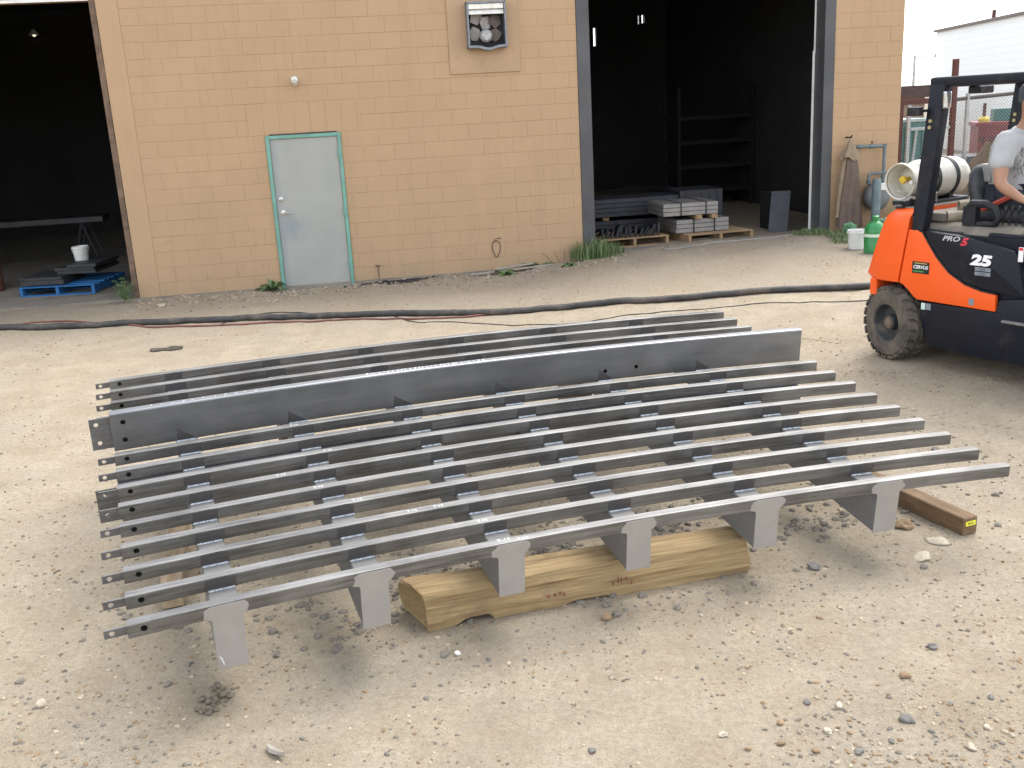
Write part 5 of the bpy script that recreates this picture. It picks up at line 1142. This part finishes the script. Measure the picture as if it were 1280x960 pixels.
def gravel(name, n, fn, smin, smax, mat, label):
    V = []; F = []; c = 0; tries = 0
    g_ = 1.618 / 1.902; h_ = 1 / 1.902
    ico = [(-h_, g_, 0), (h_, g_, 0), (-h_, -g_, 0), (h_, -g_, 0), (0, -h_, g_), (0, h_, g_), (0, -h_, -g_), (0, h_, -g_), (g_, 0, -h_), (g_, 0, h_), (-g_, 0, -h_), (-g_, 0, h_)]
    icf = [(0, 11, 5), (0, 5, 1), (0, 1, 7), (0, 7, 10), (0, 10, 11), (1, 5, 9), (5, 11, 4), (11, 10, 2), (10, 7, 6), (7, 1, 8), (3, 9, 4), (3, 4, 2), (3, 2, 6), (3, 6, 8), (3, 8, 9), (4, 9, 5), (2, 4, 11), (6, 2, 10), (8, 6, 7), (9, 8, 1)]
    while c < n and tries < n * 30:
        tries += 1; p = fn()
        if p is None: continue
        x, y = p; z = ground_z(x, y); r = smin + (smax - smin) * rg2.random() ** 4.5; a = rg2.uniform(0, 6.28); ca, sa = cos(a), sin(a); ex, ey, ez = r * rg2.uniform(.9, 1.6), r, r * rg2.uniform(.5, .9)
        vs_, fs = ico, icf; b = len(V)
        for vx, vy, vz in vs_:
            j = rg2.uniform(.75, 1.25); px, py, pz = vx * ex * j, vy * ey * j, vz * ez * j; V.append((x + px * ca - py * sa, y + px * sa + py * ca, z + pz + ez * .12))
        F += [tuple(q + b for q in f) for f in fs]; c += 1
    me = bpy.data.meshes.new(name); me.from_pydata(V, [], F); me.materials.append(mat); o = link(name, me); tag(o, label, 'gravel', None, 'stuff'); return o
def near():
    y = 2.5 + 6 * rg2.random() ** 1.7; x = rg2.uniform(-.62 * y - .2, .62 * y + .2)
    d = .5 + .8 * noise.noise(Vector((x * 1.1, y * 1.1, 3))) + .5 * noise.noise(Vector((x * 4, y * 4, 9))) + .35 * smooth(.3, 1.5, x) * (1 - smooth(3.0, 3.7, y))
    return (x, y) if rg2.random() < d else None
def under():
    x = rg2.gauss(.45, .9); y = 4.65 + .30 * (x - .5) + rg2.gauss(0, .28); d = .35 + .9 * noise.noise(Vector((x * 3, y * 3, 1)))
    return (x, y) if rg2.random() < d else None
def foot():
    u = rg2.uniform(-1.9, 8.6); inn = -abs(rg2.gauss(0, .55)); p = wp(u, inn, 0)
    if 4.6 < u < 7.6 and rg2.random() < .8: return None
    return (p.x, p.y)
def midyard():
    x = rg2.uniform(-6, 6.5); y = rg2.uniform(7, 12.8); d = .3 + .9 * noise.noise(Vector((x * .9, y * .9, 12)))
    return (x, y) if rg2.random() < d else None
gravel('gravel', 12000, near, .0016, .0105, SD2, 'small dark gravel strewn over the sandy yard'); gravel('gravel', 5000, near, .0018, .0115, SP2, 'small pale gravel strewn over the sandy yard'); gravel('gravel', 7000, near, .0016, .010, SM_, 'small brown gravel strewn over the sandy yard')
gravel('dark_gravel', 2600, under, .003, .024, SD2, 'dark gravel and clods under the steel frame'); gravel('wall_rubble', 2600, foot, .003, .020, SP2, 'pale rubble along the foot of the tan wall'); gravel('wall_rubble', 2400, foot, .003, .017, CLOD, 'dark dirt crumbs along the foot of the tan wall')
gravel('yard_gravel', 3000, midyard, .003, .012, SM_, 'brown grit on the yard before the wall')
def clump():
    u = 1.55 + rg2.gauss(0, .22); inn = -.12 - abs(rg2.gauss(0, .10)); p = wp(u, inn, 0); return (p.x, p.y)
gravel('burnt_debris', 500, clump, .006, .03, BLK, 'black burnt debris at the foot of the wall beside the door')

# ------------------------------------------------------------------ tyre prints pressed into the sand
def track(name, a, b, w, label):
    a = Vector((*a, 0)); b = Vector((*b, 0)); d = (b - a).normalized(); n = Vector((-d.y, d.x, 0)); L = (b - a).length; mb = MB(); k = 0; x = 0
    while x < L:
        for sgn in (-1, 1):
            if rg2.random() < .18: continue
            c = a + d * (x + (.035 if sgn > 0 else 0)) + n * sgn * w * .27 + n * .02 * noise.noise(a + d * x); an = math.atan2(d.y, d.x) + sgn * 1.15
            z = ground_z(c.x, c.y) - .004 + rg2.uniform(-.002, .001); mb.box((c.x, c.y, z), (w * .42, .026, .018), Matrix.Rotation(an, 3, 'Z'), .6)
        x += .07
    o = mb.build(name, G_MAT); tag(o, label, 'tyre track', None, 'stuff')
track('tyre_track', (1.75, 9.7), (2.75, 8.25), .2, 'lug prints of a tyre pressed into the sand behind the beam')
track('tyre_track', (2.05, 7.75), (4.3, 6.55), .2, 'lug prints of a tyre pressed into the sand before the forklift')
track('tyre_track', (2.6, 6.6), (3.9, 5.2), .2, 'lug prints of a tyre pressed into the sand right of the frame')
